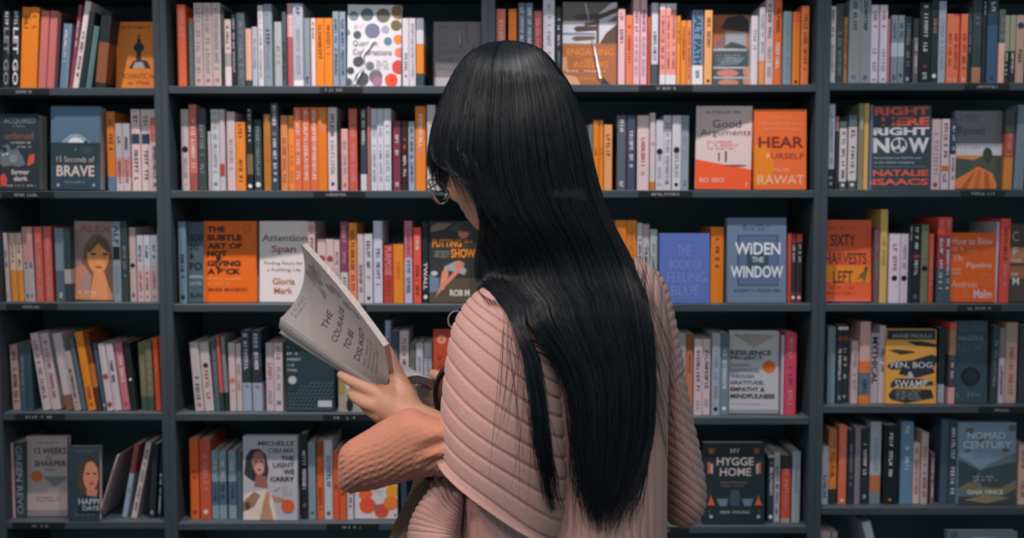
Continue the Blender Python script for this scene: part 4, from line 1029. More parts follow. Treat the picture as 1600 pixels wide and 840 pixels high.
# ================================================================== the reader
M_skin = mat('skin', (0.56, 0.30, 0.20), 0.5, 0.4, 0.08, 40, 0.12, 500)
M_skin.node_tree.nodes['Principled BSDF'].inputs['Subsurface Weight'].default_value = 0.12
M_skin.node_tree.nodes['Principled BSDF'].inputs['Subsurface Radius'].default_value = (0.012, 0.004, 0.002)
M_knit = mat('pink_rib_knit', (0.56, 0.325, 0.29), 0.95, 0.12, 0.12, 240, 0.35, 900, sheen=0.15)
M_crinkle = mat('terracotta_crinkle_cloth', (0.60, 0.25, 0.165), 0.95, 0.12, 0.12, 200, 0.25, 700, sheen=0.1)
M_skirt = mat('brown_check_cloth', (0.20, 0.12, 0.08), 0.95, 0.1, 0.2, 220, 0.3, 700)  # shaded tone of the sleeve's cloth, put into a darker base colour
M_hair = mat('black_hair', (0.0060, 0.0090, 0.0130), 0.36, 0.38, 0.3, 50)
M_shoe = mat('dark_leather', (0.02, 0.018, 0.016), 0.4, 0.5, 0.1, 60)

person = empty('person', at(865, 420, 1.33) * Vector((1, 1, 0)) if False else (at(865, 420, 1.33).x, 1.33, 0.0),
               'person with long straight black hair in a ribbed pink cardigan, reading an open paperback', 'person')
PO = Vector(person.location)
def loc(v): return Vector(v) - PO

def interp(xs, ys, x): return float(np.interp(x, xs, ys))
def smoothrows(rows, n):
    """rows = [(py, ...)]; smooth resampling to n rows (Catmull-Rom)"""
    P = np.array(rows, float); m = len(P)
    out = []
    for i in range(n):
        t = i / (n - 1) * (m - 1); k = min(int(t), m - 2); u = t - k
        p0, p1, p2, p3 = P[max(k - 1, 0)], P[k], P[k + 1], P[min(k + 2, m - 1)]
        out.append(.5 * ((2 * p1) + (-p0 + p2) * u + (2 * p0 - 5 * p1 + 4 * p2 - p3) * u * u + (-p0 + 3 * p1 - 3 * p2 + p3) * u ** 3))
    return np.array(out)

def tube_mesh(rows, nrow, nang, disp=None, a0=0.0, a1=2 * math.pi, close=True):
    """rows = (xl, yl, xr, yr, Yc, b): each ring runs from its edge point seen at (xl, yl) to the one at (xr, yr), with half depth b about Yc"""
    rr = smoothrows(rows, nrow)
    V = np.zeros((nrow, nang, 3)); A = np.linspace(a0, a1, nang, endpoint=not close)
    for i, (xl, yl, xr, yr, Yc, b) in enumerate(rr):
        for j, a in enumerate(A):
            c, s = math.cos(a), math.sin(a)
            px, py = (xl + xr) / 2 + (xr - xl) / 2 * c, (yl + yr) / 2 + (yr - yl) / 2 * c
            V[i, j] = at(px, py, Yc)
            V[i, j, 1] = Yc + b * s
    if disp is not None:
        du = np.roll(V, -1, 1) - np.roll(V, 1, 1) if close else np.gradient(V, axis=1)
        dv = np.gradient(V, axis=0)
        N = np.cross(du, dv); N /= np.maximum(np.linalg.norm(N, axis=2, keepdims=True), 1e-9)
        ctr = V.mean(1, keepdims=True)
        N *= np.sign((N * (V - ctr)).sum(2, keepdims=True) + 1e-12)
        D = np.zeros((nrow, nang))
        for i in range(nrow):
            for j in range(nang):
                D[i, j] = disp(i / (nrow - 1), A[j], V[i, j])
        V = V + N * D[:, :, None]
    F = []
    for i in range(nrow - 1):
        for j in range(nang if close else nang - 1):
            k = (j + 1) % nang
            F.append((i * nang + j, i * nang + k, (i + 1) * nang + k, (i + 1) * nang + j))
    return V.reshape(-1, 3), F

def rib(ph, depth, width=0.16):
    """wide rounded rib with a narrow groove"""
    f = ph - math.floor(ph)
    d = min(f, 1 - f)
    return depth * (0.18 * math.cos((f - .5) * math.pi) - math.exp(-(d / width) ** 2))

# ---------------------------------------------------------------- clothing
# (xl, yl, xr, yr, Yc, b)
TORSO = [(845,392,955,392,1.325,.045),(815,408,1000,405,1.325,.060),(775,432,1024,424,1.325,.078),(750,470,1040,465,1.32,.095),(735,540,1044,540,1.315,.105),(728,640,1042,640,1.315,.112),
         (712,740,1041,740,1.315,.117),(693,840,1041,840,1.315,.122),(690,930,1044,930,1.315,.128),(692,1010,1046,1010,1.315,.130)]
PANEL = [(757,446,862,505,1.245,.045),(738,461,872,545,1.243,.062),(722,480,880,585,1.240,.075),(706,512,886,628,1.238,.084),(697,560,890,688,1.236,.090),(691,612,890,745,1.235,.094),(688,660,884,797,1.236,.096),(686,704,872,838,1.238,.097)]
RSLEEVE = [(1000,412,1030,424,1.40,.050),(1005,450,1043,455,1.41,.070),(1010,510,1056,512,1.415,.08),(1015,570,1066,572,1.42,.085),(1018,640,1078,640,1.42,.088),(1022,700,1090,692,1.42,.09),(1030,748,1098,738,1.42,.088),(1036,785,1100,770,1.42,.08),(1040,808,1093,796,1.42,.06),(1044,812,1075,810,1.42,.03)]

def torso_y(px, py):
    """depth of the garment's near surface"""
    best = 9
    for rows in (TORSO, PANEL, RSLEEVE):
        rr = np.array(rows)
        # rows whose edge line passes this pixel
        ts = np.linspace(0, len(rr) - 1, 60)
        for t in ts:
            k = min(int(t), len(rr) - 2); u = t - k
            xl, yl, xr, yr, Yc, b = rr[k] * (1 - u) + rr[k + 1] * u
            if not xl <= px <= xr: continue
            c = (px - (xl + xr) / 2) / ((xr - xl) / 2)
            yy = (yl + yr) / 2 + (yr - yl) / 2 * c
            if abs(yy - py) < 9: best = min(best, Yc - b * math.sqrt(max(0, 1 - c * c)))
    return best

def d_torso(t, a, p):
    px, py = proj(*p)
    near = max(0.0, -math.sin(a))
    ph = (px + 0.05 * (py - 700) * (1 if px < 870 else 0)) / 12.5
    fold = 0.004 * math.sin(px * .03 + py * .011) * near
    return rib(ph, 0.0017, .16) * min(1, near * 3) + fold
def d_panel(t, a, p):
    near = max(0.0, -math.sin(a))
    hem = 0.0045 * math.exp(-((1 - t) / .022) ** 2)
    fold = 0.005 * math.sin(p[0] * 38 + t * 5) * near * t
    return rib(t * 12.6 + .12 * math.sin(p[0] * 31 + t * 9), 0.0028, .085) + hem + fold
def d_sleeve(t, a, p):
    px, py = proj(*p)
    ph = (py - .75 * (px - 1040)) / 15.0 if py > 612 - .9 * (px - 1040) else (py + .9 * (px - 1040)) / 17.0
    seam = -0.003 * math.exp(-((py - (612 - .9 * (px - 1040))) / 5) ** 2)
    return rib(ph, 0.0016, .13) + seam

sv, sf = [], []
def join(v, f):
    b = len(sv); sv.extend(v.tolist() if hasattr(v, 'tolist') else v); sf.extend(tuple(b + i for i in q) for q in f)
join(*tube_mesh(TORSO, 210, 460, d_torso))
join(*tube_mesh(PANEL, 330, 260, d_panel))
join(*tube_mesh(RSLEEVE, 220, 160, d_sleeve))
# gathered front hem curling out beside the hip
HEM = [(686,742,716,748,1.27,.012),(668,760,720,764,1.262,.030),(653,788,722,790,1.258,.042),(643,818,724,820,1.256,.050),(638,850,726,852,1.256,.055),(640,900,728,902,1.258,.056),(650,935,730,937,1.262,.05)]
def d_hem(t, a, p):
    px, py = proj(*p)
    dx, dy = px - 742, py - 838
    return rib(math.atan2(dy, dx) * 9.5, 0.0018, .13) + 0.003 * math.sin(t * 9 + a * 3)
join(*tube_mesh(HEM, 160, 150, d_hem))
mesh_obj('cardigan', [loc(v) for v in sv], sf, M_knit, person)

# wide crinkled sleeve of the near forearm: rings given by centre, half axes (pixels) and depth half axis
def ring_tube(rings, nrow, nang, disp=None):
    rr = smoothrows(rings, nrow)
    V = np.zeros((nrow, nang, 3))
    for i, (cx, cy, Y, ux, uy, uY, vx, vy, vY) in enumerate(rr):
        for j in range(nang):
            a = 2 * math.pi * j / nang
            c, s = math.cos(a), math.sin(a)
            c, s = math.copysign(abs(c) ** .85, c), math.copysign(abs(s) ** .85, s)
            V[i, j] = at(cx + ux * c + vx * s, cy + uy * c + vy * s, Y + uY * c + vY * s)
    if disp is not None:
        du = np.roll(V, -1, 1) - np.roll(V, 1, 1); dv = np.gradient(V, axis=0)
        N = np.cross(du, dv); N /= np.maximum(np.linalg.norm(N, axis=2, keepdims=True), 1e-9)
        ctr = V.mean(1, keepdims=True); N *= np.sign((N * (V - ctr)).sum(2, keepdims=True) + 1e-12)
        D = np.array([[disp(i / (nrow - 1), 2 * math.pi * j / nang, V[i, j]) for j in range(nang)] for i in range(nrow)])
        V = V + N * D[:, :, None]
    F = [(i * nang + j, i * nang + (j + 1) % nang, (i + 1) * nang + (j + 1) % nang, (i + 1) * nang + j) for i in range(nrow - 1) for j in range(nang)]
    return V.reshape(-1, 3), F
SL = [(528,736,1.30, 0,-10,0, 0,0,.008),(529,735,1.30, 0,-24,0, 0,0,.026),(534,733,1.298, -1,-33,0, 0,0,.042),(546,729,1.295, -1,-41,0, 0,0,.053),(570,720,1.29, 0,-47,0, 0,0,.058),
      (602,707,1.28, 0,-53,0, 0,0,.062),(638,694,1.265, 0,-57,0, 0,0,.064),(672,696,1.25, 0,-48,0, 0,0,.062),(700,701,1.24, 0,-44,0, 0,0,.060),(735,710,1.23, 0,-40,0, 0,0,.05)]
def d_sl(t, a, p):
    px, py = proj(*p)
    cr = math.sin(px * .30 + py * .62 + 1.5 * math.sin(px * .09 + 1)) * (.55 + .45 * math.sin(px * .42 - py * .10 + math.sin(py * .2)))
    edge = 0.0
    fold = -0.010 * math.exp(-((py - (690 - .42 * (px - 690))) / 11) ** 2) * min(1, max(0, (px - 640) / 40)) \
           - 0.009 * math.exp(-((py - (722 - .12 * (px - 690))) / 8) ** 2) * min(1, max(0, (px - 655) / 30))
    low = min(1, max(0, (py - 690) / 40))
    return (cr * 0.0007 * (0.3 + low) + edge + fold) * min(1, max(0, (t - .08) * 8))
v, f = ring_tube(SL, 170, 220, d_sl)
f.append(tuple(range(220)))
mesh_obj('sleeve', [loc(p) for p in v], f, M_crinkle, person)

# skirt seen below the sleeve, its shade put into the brown
SK = [(655,735,990,735,1.40,.10),(648,765,1000,765,1.40,.12),(632,800,1008,800,1.40,.13),(614,842,1015,842,1.40,.14),(585,950,1025,950,1.40,.16),(560,1100,1045,1100,1.40,.18),(545,1300,1060,1300,1.40,.20),(540,1420,1065,1420,1.40,.21)]
def d_sk(t, a, p):
    return 0.006 * math.sin(a * 16 + 1.5 * math.sin(t * 4)) + 0.0006 * math.sin(p[2] * 900) * math.sin(p[0] * 900)
v, f = tube_mesh(SK, 150, 240, d_sk)
mesh_obj('skirt', [loc(p) for p in v], f, M_skirt, person)

# ---------------------------------------------------------------- body: one skinned surface
J = {}
def W(px, py, Y): return at(px, py, Y)
def chain_obj(chains):
    """closed round-ended limbs swept along each chain of (point, radius); the voxel join below fuses them into one surface"""
    V, F = [], []
    for ch in chains:
        P = smoothrows([(*p, r) for p, r in ch], max(8, 7 * len(ch)))
        n = 18
        d0 = P[0, :3] - P[1, :3]; d0 /= np.linalg.norm(d0)
        d1 = P[-1, :3] - P[-2, :3]; d1 /= np.linalg.norm(d1)
        cap = [(.97, .25), (.80, .60), (.45, .89)]
        rows = [(*(P[0, :3] + d0 * P[0, 3] * q), P[0, 3] * k) for q, k in cap[:: 1]] + [tuple(r) for r in P] + [(*(P[-1, :3] + d1 * P[-1, 3] * q), P[-1, 3] * k) for q, k in cap[::-1]]
        rows = np.array(rows)
        T = np.gradient(rows[:, :3], axis=0); T /= np.maximum(np.linalg.norm(T, axis=1, keepdims=True), 1e-9)
        ref = np.array([0.31, 0.83, 0.17]); b0 = len(V)
        for i in range(len(rows)):
            ref = ref - T[i] * ref.dot(T[i]); ref /= np.linalg.norm(ref)
            bi = np.cross(T[i], ref)
            for k in range(n):
                q = 2 * math.pi * k / n
                V.append(tuple(rows[i, :3] + (ref * math.cos(q) + bi * math.sin(q)) * rows[i, 3]))
        for i in range(len(rows) - 1):
            for k in range(n): F.append((b0 + i * n + k, b0 + i * n + (k + 1) % n, b0 + (i + 1) * n + (k + 1) % n, b0 + (i + 1) * n + k))
        F.append(tuple(b0 + k for k in range(n - 1, -1, -1))); F.append(tuple(b0 + (len(rows) - 1) * n + k for k in range(n)))
    return V, F
pel = W(872, 1010, 1.36); pel.z = 0.88
waist = W(868, 850, 1.33); chest = W(872, 620, 1.335); upper = W(880, 480, 1.335); neck = W(875, 400, 1.315); skull = W(835, 300, 1.305)
lsh = W(790, 505, 1.275); lel = W(722, 712, 1.235); lwr = W(650, 655, 1.335)
rsh = W(990, 478, 1.39); rel = W(1046, 735, 1.43); rwr = W(760, 665, 1.52); rha = W(700, 625, 1.545)
def V3(x, y, z): return Vector((x, y, z))
px0 = pel.x
legL = [(pel, .105), (V3(px0 - .075, 1.34, .80), .088), (V3(px0 - .085, 1.33, .48), .056), (V3(px0 - .088, 1.36, .30), .052), (V3(px0 - .09, 1.37, .09), .036), (V3(px0 - .10, 1.33 + .02, .035), .033), (V3(px0 - .135, 1.33 + .12, .026), .028)]
legR = [(pel, .105), (V3(px0 + .075, 1.39, .80), .088), (V3(px0 + .085, 1.38, .48), .056), (V3(px0 + .088, 1.41, .30), .052), (V3(px0 + .09, 1.42, .09), .036), (V3(px0 + .08, 1.40, .035), .033), (V3(px0 + .045, 1.50, .026), .028)]
spine_c = [(pel, .105), (waist, .092), (chest, .098), (upper, .080), (neck, .048), (skull, .055)]
armL = [(upper, .080), (lsh, .042), ((lsh + lel) / 2 + Vector((.012, 0, 0)), .038), (lel + Vector((.008, 0, 0)), .032), ((lel * .55 + lwr * .45), .033), (lwr, .023)]
armR = [(upper, .080), (rsh, .042), ((rsh + rel) / 2, .038), (rel, .031), ((rel * .5 + rwr * .5), .031), (rwr, .023), (rha, .024)]
bv, bf = [], []
def addm(VF):
    b = len(bv); bv.extend(VF[0]); bf.extend(tuple(b + i for i in q) for q in VF[1])
addm(chain_obj([spine_c, armL, armR, legL, legR]))
for dx, dy in ((-.055, -.02), (.055, .02)):       # breadth of hips, ribs and shoulders
    o_ = V3(dx, dy, 0)
    addm(chain_obj([[(pel + o_, .098), (waist + o_ * .75, .080), (chest + o_ * .9, .085), (upper + o_ * .9 - V3(0, 0, .02), .062)]]))
# the near hand: palm, four bent fingers under the spine of the book, thumb up in the gutter
palm = W(614, 634, 1.350)
addm(chain_obj([[(W(662, 662, 1.325), .024), (lwr, .0235), (W(632, 645, 1.343), .0255), (W(612, 630, 1.352), .0275), (W(596, 622, 1.358), .020)]]))
FING = [
 [(W(614, 620, 1.352), .0108), (W(590, 613, 1.350), .0098), (W(564, 602, 1.362), .0084), (W(545, 593, 1.374), .0075), (W(532, 585, 1.384), .0060)],
 [(W(614, 634, 1.350), .0110), (W(592, 634, 1.344), .0100), (W(571, 629, 1.352), .0088), (W(556, 621, 1.364), .0078), (W(547, 613, 1.376), .0062)],
 [(W(617, 645, 1.350), .0108), (W(600, 649, 1.346), .0096), (W(585, 645, 1.356), .0086), (W(573, 637, 1.372), .0076), (W(567, 630, 1.386), .0060)],
 [(W(622, 652, 1.350), .0100), (W(608, 658, 1.348), .0086), (W(596, 656, 1.358), .0076), (W(586, 649, 1.372), .0068), (W(580, 642, 1.386), .0056)],
]
for fg in FING: addm(chain_obj([fg]))
addm(chain_obj([[(W(640, 640, 1.345), .020), (W(630, 612, 1.352), .0160), (W(619, 584, 1.362), .0115), (W(610, 560, 1.372), .0098), (W(606, 546, 1.380), .0072)]]))
# far hand (behind the body): fingers closed on the other half of the book
for k in range(4):
    y0 = 605 + k * 13
    addm(chain_obj([[(W(702, y0 + 12, 1.545), .0115), (W(680, y0 + 8, 1.556), .0098), (W(664, y0 + 4, 1.575), .0085), (W(655, y0, 1.592), .0066)]]))
addm(chain_obj([[(W(712, 622, 1.54), .015), (W(695, 596, 1.535), .0115), (W(678, 584, 1.545), .0085)]]))
# head: a shaped oval with brow, nose, lips, chin, ears
fwd = Vector((-0.82, 0.40, -0.38)).normalized()
side = fwd.cross(Vector((0, 0, 1))).normalized()       # the head's right
upv = side.cross(fwd).normalized()
HC = W(797, 222, 1.305)
def G(x, c, s): return math.exp(-((x - c) / s) ** 2)
hv, hf = [], []
NU, NV = 96, 72
for i in range(NV + 1):
    ph = math.pi * i / NV
    for j in range(NU):
        th = 2 * math.pi * j / NU
        x, y, z = math.sin(ph) * math.sin(th), math.sin(ph) * math.cos(th), math.cos(ph)   # y forward
        X, Yh, Zh = x * .074, y * .094, z * .118
        fr = max(0, y)
        low = max(0, -z)
        X *= 1 - .34 * low * low; Yh *= (1 + .85 * low * low) if y > 0 else 1 - .35 * low
        if y > 0:
            Yh += fr * (.022 * G(Zh, -.030, .020) * G(X, 0, .011) + .010 * G(Zh, -.008, .026) * G(X, 0, .009))      # nose, bridge
            Yh += fr * .006 * G(Zh, .022, .012) * G(abs(X), .026, .022)                                        # brow
            Yh -= fr * .009 * G(Zh, .002, .013) * G(abs(X), .031, .014)                                        # eye sockets
            Yh += fr * .005 * G(Zh, .001, .008) * G(abs(X), .031, .011)                                        # lids
            Yh += fr * (.006 * G(Zh, -.058, .006) + .006 * G(Zh, -.070, .006) - .003 * G(Zh, -.064, .0025)) * G(X, 0, .022)   # lips
            Yh += fr * .009 * G(Zh, -.095, .014) * G(X, 0, .020)                                               # chin
            Yh += fr * .004 * G(Zh, -.030, .024) * G(abs(X), .042, .018)                                       # cheeks
        ear = G(Zh, -.012, .028) * G(Yh, -.004, .016)
        X += math.copysign(.014 * ear, X) * (abs(x) > .6)
        p = HC + (side * X + fwd * Yh + upv * Zh) * .94
        hv.append(tuple(p))
for i in range(NV):
    for j in range(NU):
        hf.append((i * NU + j, i * NU + (j + 1) % NU, (i + 1) * NU + (j + 1) % NU, (i + 1) * NU + j))
addm((hv, hf))
tmp = mesh_obj('body', [loc(p) for p in bv], bf, M_skin, None)
rm = tmp.modifiers.new('join', 'REMESH'); rm.mode = 'VOXEL'; rm.voxel_size = 0.0030; rm.use_smooth_shade = True
sm = tmp.modifiers.new('soft', 'SMOOTH'); sm.factor = 0.5; sm.iterations = 3
bpy.context.view_layer.update()
me = bpy.data.meshes.new_from_object(tmp.evaluated_get(bpy.context.evaluated_depsgraph_get()))
bpy.data.objects.remove(tmp)
me.name = 'body'
import bmesh
bm = bmesh.new(); bm.from_mesh(me); bm.verts.ensure_lookup_table()
seen, comps = set(), []
for v0 in bm.verts:
    if v0.index in seen: continue
    st, cm = [v0], []; seen.add(v0.index)
    while st:
        q = st.pop(); cm.append(q)
        for e in q.link_edges:
            w_ = e.other_vert(q)
            if w_.index not in seen: seen.add(w_.index); st.append(w_)
    comps.append(cm)
for c in sorted(comps, key=len)[-6:]:
    print('BODYC', len(c), [round(min(q.co[i] for q in c), 2) for i in range(3)], [round(max(q.co[i] for q in c), 2) for i in range(3)])
comps.sort(key=len); print('BODY PIECES', [len(c) for c in comps][-12:])
for c in comps[:-1]: bmesh.ops.delete(bm, geom=c, context='VERTS')
bm.to_mesh(me); bm.free()
if not me.materials: me.materials.append(M_skin)
body = bpy.data.objects.new('body', me); C.objects.link(body); body.parent = person
me.polygons.foreach_set('use_smooth', [True] * len(me.polygons))
# shoes
for s_, (fx, fy, tx, ty) in (('l', (px0 - .09, 1.33, px0 - .15, 1.50)), ('r', (px0 + .09, 1.38, px0 + .03, 1.55))):
    v, f = [], []
    d = Vector((tx - fx, ty - fy, 0)); L_ = d.length; d.normalize(); n_ = Vector((-d.y, d.x, 0))
    rows_ = [(-.035, .020, .09), (-.02, .034, .10), (.04, .036, .085), (.10, .042, .062), (.16, .044, .05), (.20, .036, .042), (.222, .018, .03)]
    for (t_, wd, ht) in rows_:
        for q in range(16):
            a = 2 * math.pi * q / 16
            c, s2 = math.cos(a), math.sin(a)
            v.append(Vector((fx, fy, 0)) + d * t_ + n_ * wd * math.copysign(abs(c) ** .7, c) + Vector((0, 0, max(0.0, ht * .5 + ht * .5 * math.copysign(abs(s2) ** .6, s2)))))
    for i in range(len(rows_) - 1):
        for q in range(16): f.append((i * 16 + q, i * 16 + (q + 1) % 16, i * 16 + 16 + (q + 1) % 16, i * 16 + 16 + q))
    f.append(tuple(range(15, -1, -1))); f.append(tuple((len(rows_) - 1) * 16 + q for q in range(16)))
    mesh_obj('shoe', [loc(p) for p in v], f, M_shoe, person)
# ---------------------------------------------------------------- hair
hr = random.Random(11)
# outline of the hair: (py, left edge, right edge)
HO = [(68,776,812),(72,757,832),(80,738,848),(92,725,860),(108,713,873),(130,701,888),(160,688,902),(200,675,915),(235,669,923),(262,668,929),(290,672,936),(330,690,948),(370,722,968),(410,738,988),(445,748,1003),(480,790,1012),(520,808,1018),(560,822,1022),(620,832,1023),(680,836,1020),(730,843,1008),(770,852,992),(800,860,975),(830,880,958)]
HYc = [(68,1.305),(330,1.30),(400,1.29)]
def edges(py):
    ys = [r[0] for r in HO]
    return interp(ys, [r[1] for r in HO], py), interp(ys, [r[2] for r in HO], py)
GX, GY = np.arange(672, 1120, 8), np.arange(384, 860, 8)
GR = np.array([[torso_y(x, y) for x in GX] for y in GY])
GR[GR > 5] = 1.30
for _ in range(2):                      # the hair bridges hollows: nearest depth of the neighbourhood, then smoothed
    P = np.pad(GR, 1, mode='edge')
    GR = np.min([P[1:-1, 1:-1], P[:-2, 1:-1], P[2:, 1:-1], P[1:-1, :-2], P[1:-1, 2:]], axis=0) if _ == 0 else GR
for _ in range(5):
    P = np.pad(GR, 1, mode='edge')
    GR = (P[1:-1, 1:-1] * 2 + P[:-2, 1:-1] + P[2:, 1:-1] + P[1:-1, :-2] + P[1:-1, 2:]) / 6
def garment(px, py):
    x = min(len(GX) - 1.001, max(0, (px - GX[0]) / 8)); y = min(len(GY) - 1.001, max(0, (py - GY[0]) / 8))
    i, j = int(y), int(x); v, u = y - i, x - j
    return (GR[i, j] * (1 - u) + GR[i, j + 1] * u) * (1 - v) + (GR[i + 1, j] * (1 - u) + GR[i + 1, j + 1] * u) * v
def head_b(py):
    if py < 260: return .012 + .092 * math.sqrt(max(0, 1 - ((260 - py) / 194) ** 2))
    return interp([260, 340, 420], [.104, .100, .09], py)
def near_y(px, py):
    """depth of the hair's near surface"""
    xl, xr = edges(py)
    c = max(-1, min(1, (px - (xl + xr) / 2) / max(1, (xr - xl) / 2)))
    yh = 1.305 - head_b(py) * math.sqrt(max(0, 1 - c * c))
    if py < 330: return yh
    yb = garment(px, py) - 0.012
    if py > 530: return yb
    t = (py - 330) / 200; t = t * t * (3 - 2 * t)
    return yh * (1 - t) + min(yb, 1.26) * t

def hat(px, py, Y):
    """a point of the hair: read on the plane of the head's middle above the nape, at its own depth below"""
    w = min(1, max(0, (py - 330) / 140)); w = w * w * (3 - 2 * w)
    p = at(px, py, 1.305 * (1 - w) + Y * w); p.y = Y
    return p
hv, hf = [], []
def hadd(V, F):
    b = len(hv); hv.extend([tuple(p) for p in V]); hf.extend(tuple(b + i for i in q) for q in F)
# the closed mass under the strands: skull cap down to the nape, leaving the face free
CAP = []
for py in (69, 73, 80, 92, 108, 130, 160, 200, 235, 258, 275, 292, 315, 345, 380, 410):
    xl, xr = edges(py)
    xl = max(xl, interp([235, 258, 275, 292, 315, 345, 410], [669, 690, 728, 750, 760, 764, 768], py)) if py > 235 else xl
    CAP.append((xl + 4, py, xr - 5, py, 1.305 + (0 if py < 320 else .02), (head_b(py) - .005) * interp([315, 345, 380, 410], [1, .8, .5, .3], py)))
V, F = tube_mesh(CAP, 90, 96); hadd(V, F)
# top cap
top = at(794, 68, 1.305); b0 = len(hv); hv.append(tuple(top)); base = b0 - len(V)
for j in range(96): hf.append((b0, base + (j + 1) % 96, base + j))
# the sheet hanging down the back
def gap(py): return interp([470, 500, 540, 575, 610, 650, 700, 750, 790, 830], [790, 822, 850, 872, 884, 888, 891, 898, 915, 936], py)
NR, NCc = 90, 40
sh = []
for i in range(NR):
    py = 300 + (610 - 300) * i / (NR - 1)
    xl, xr = edges(py)
    xl = max(xl, interp([300, 330, 410, 440, 470], [770, 766, 770, 776, 795], py)) if py < 470 else max(xl, gap(py))
    m = interp([300, 330, 520, 570, 610], [30, 6, 6, 14, 34], py)
    xl += m; xr -= m
    for k in range(NCc):
        px = xl + (xr - xl) * k / (NCc - 1)
        sh.append((px, py))
Vn = []
for (px, py) in sh:
    Y = near_y(px, py) + .003 + .035 * max(0, (360 - py) / 60) + .0035 * math.sin(px * .21 + py * .004) * math.sin(px * .083 + 1)
    Vn.append(tuple(hat(px, py, Y)))
Vf = [(x, y + .014, z) for (x, y, z) in Vn]
n = len(Vn); F = []
for i in range(NR - 1):
    for k in range(NCc - 1):
        a = i * NCc + k
        F.append((a, a + 1, a + NCc + 1, a + NCc)); F.append((n + a, n + a + NCc, n + a + NCc + 1, n + a + 1))
    F.append((i * NCc, (i + 1) * NCc, n + (i + 1) * NCc, n + i * NCc))
    a = i * NCc + NCc - 1
    F.append((a, n + a, n + a + NCc, a + NCc))
for k in range(NCc - 1):
    F.append((k, n + k, n + k + 1, k + 1)); a = (NR - 1) * NCc + k; F.append((a, a + 1, n + a + 1, n + a))
hadd(Vn + Vf, F)
def strand(pts, r0, r1=None):
    """thin three-sided tube along world points"""
    P = np.array(pts, float); m = len(P)
    if m < 3: return
    T = np.gradient(P, axis=0); T /= np.maximum(np.linalg.norm(T, axis=1, keepdims=True), 1e-9)
    A = np.cross(T, np.array([0.0, 1.0, 0.05])); A /= np.maximum(np.linalg.norm(A, axis=1, keepdims=True), 1e-9)
    B_ = np.cross(T, A)
    b = len(hv)
    for i in range(m):
        u = i / (m - 1)
        r = r0 * (1 if u < .7 else 1 - .75 * (u - .7) / .3)
        for k in range(3):
            q = P[i] + (A[i] * math.cos(2.094 * k + 1.57) + B_[i] * math.sin(2.094 * k + 1.57)) * r
            hv.append((q[0], q[1], q[2]))
    for i in range(m - 1):
        for k in range(3):
            hf.append((b + i * 3 + k, b + i * 3 + (k + 1) % 3, b + i * 3 + 3 + (k + 1) % 3, b + i * 3 + 3 + k))
# strands over crown and back: fraction u across the outline, fanning from the parting
def xpos(u, py):
    xl, xr = edges(py)
    if py > 470:
        g = gap(py)
        if u < .16: return xl + (14 if py < 760 else 8) * (u / .16) + max(0, 505 - py) * .7 * (u / .16)
        t = (u - .16) / .84
        lo = g if py > 505 else (xl + 36 * (505 - py) / 35 + (g - xl) * (py - 470) / 35)
        return lo + (xr - lo) * t
    return xl + (xr - xl) * u
NCL = 58
SUP = [.20, .27, .36, .43, .52, .59, .68, .75, .85, .93, .985]
CLUMP = [(hr.gauss(0, 5), hr.uniform(-45, 45), hr.uniform(0, 6.3), hr.uniform(.005, .012), hr.uniform(.25, .75), hr.uniform(-.0022, .0022)) for _ in range(NCL + 1)]
for s in range(3900):
    u = hr.random()
    ci = int(u * NCL + .5); cu = ci / NCL
    dr_c, dy_c, ph_c, fq_c, tight, lf_c = CLUMP[ci]
    side_lock = u < .16
    y0 = 69 + (hr.random() * 14 if hr.random() < .62 else hr.random() ** 1.5 * 230)
    if side_lock: y1 = hr.uniform(620, 812)
    else:
        t = (u - .16) / .84
        y1 = hr.triangular(600, 838, 790 if .2 < t < .75 else 715) + dy_c * .6
        y1 = min(y1, 842)
    amp, ph, fq = hr.uniform(0, 3.0), hr.uniform(0, 6.3), hr.uniform(.006, .016)
    drift = hr.gauss(0, 3)
    lift = hr.uniform(-.0022, .0026) + lf_c
    pts = []
    yy = y0
    while yy < y1:
        xl, xr = edges(yy)
        g = tight * min(1, max(0, (yy - 90) / 520)) * (1 if not side_lock else .5)
        ue = u * (1 - g) + cu * g
        if not side_lock and yy > 520:      # heavier locks part from one another towards the ends
            kk = ((yy - 520) / 310) ** 1.1 * .82
            su = SUP[min(range(len(SUP)), key=lambda q: abs(SUP[q] - u))]
            ue = ue * (1 - kk) + su * kk
        px = xpos(min(.995, max(.005, ue)), yy)
        k = max(0, (yy - 300) / 500)
        px += (amp * math.sin(yy * fq + ph) + drift * k + dr_c * k * k + 4 * k * math.sin(yy * fq_c + ph_c)) * (1 if yy > 200 else .25)
        if yy < 470:      # the cheek stays clear
            lim = interp([240, 262, 285, 310, 345, 400, 440, 470], [669, 692, 735, 753, 760, 748, 745, 766], yy)
            if px < lim: px = lim + (px - lim) * .12 + u * 20
        Y = near_y(px, yy) - .0012 - lift * (1 if yy > 130 else .3)
        pts.append(hat(px, yy, Y)); yy += 9 if yy < 130 else 17
    if len(pts) > 3: strand(pts, hr.uniform(.00042, .00072))
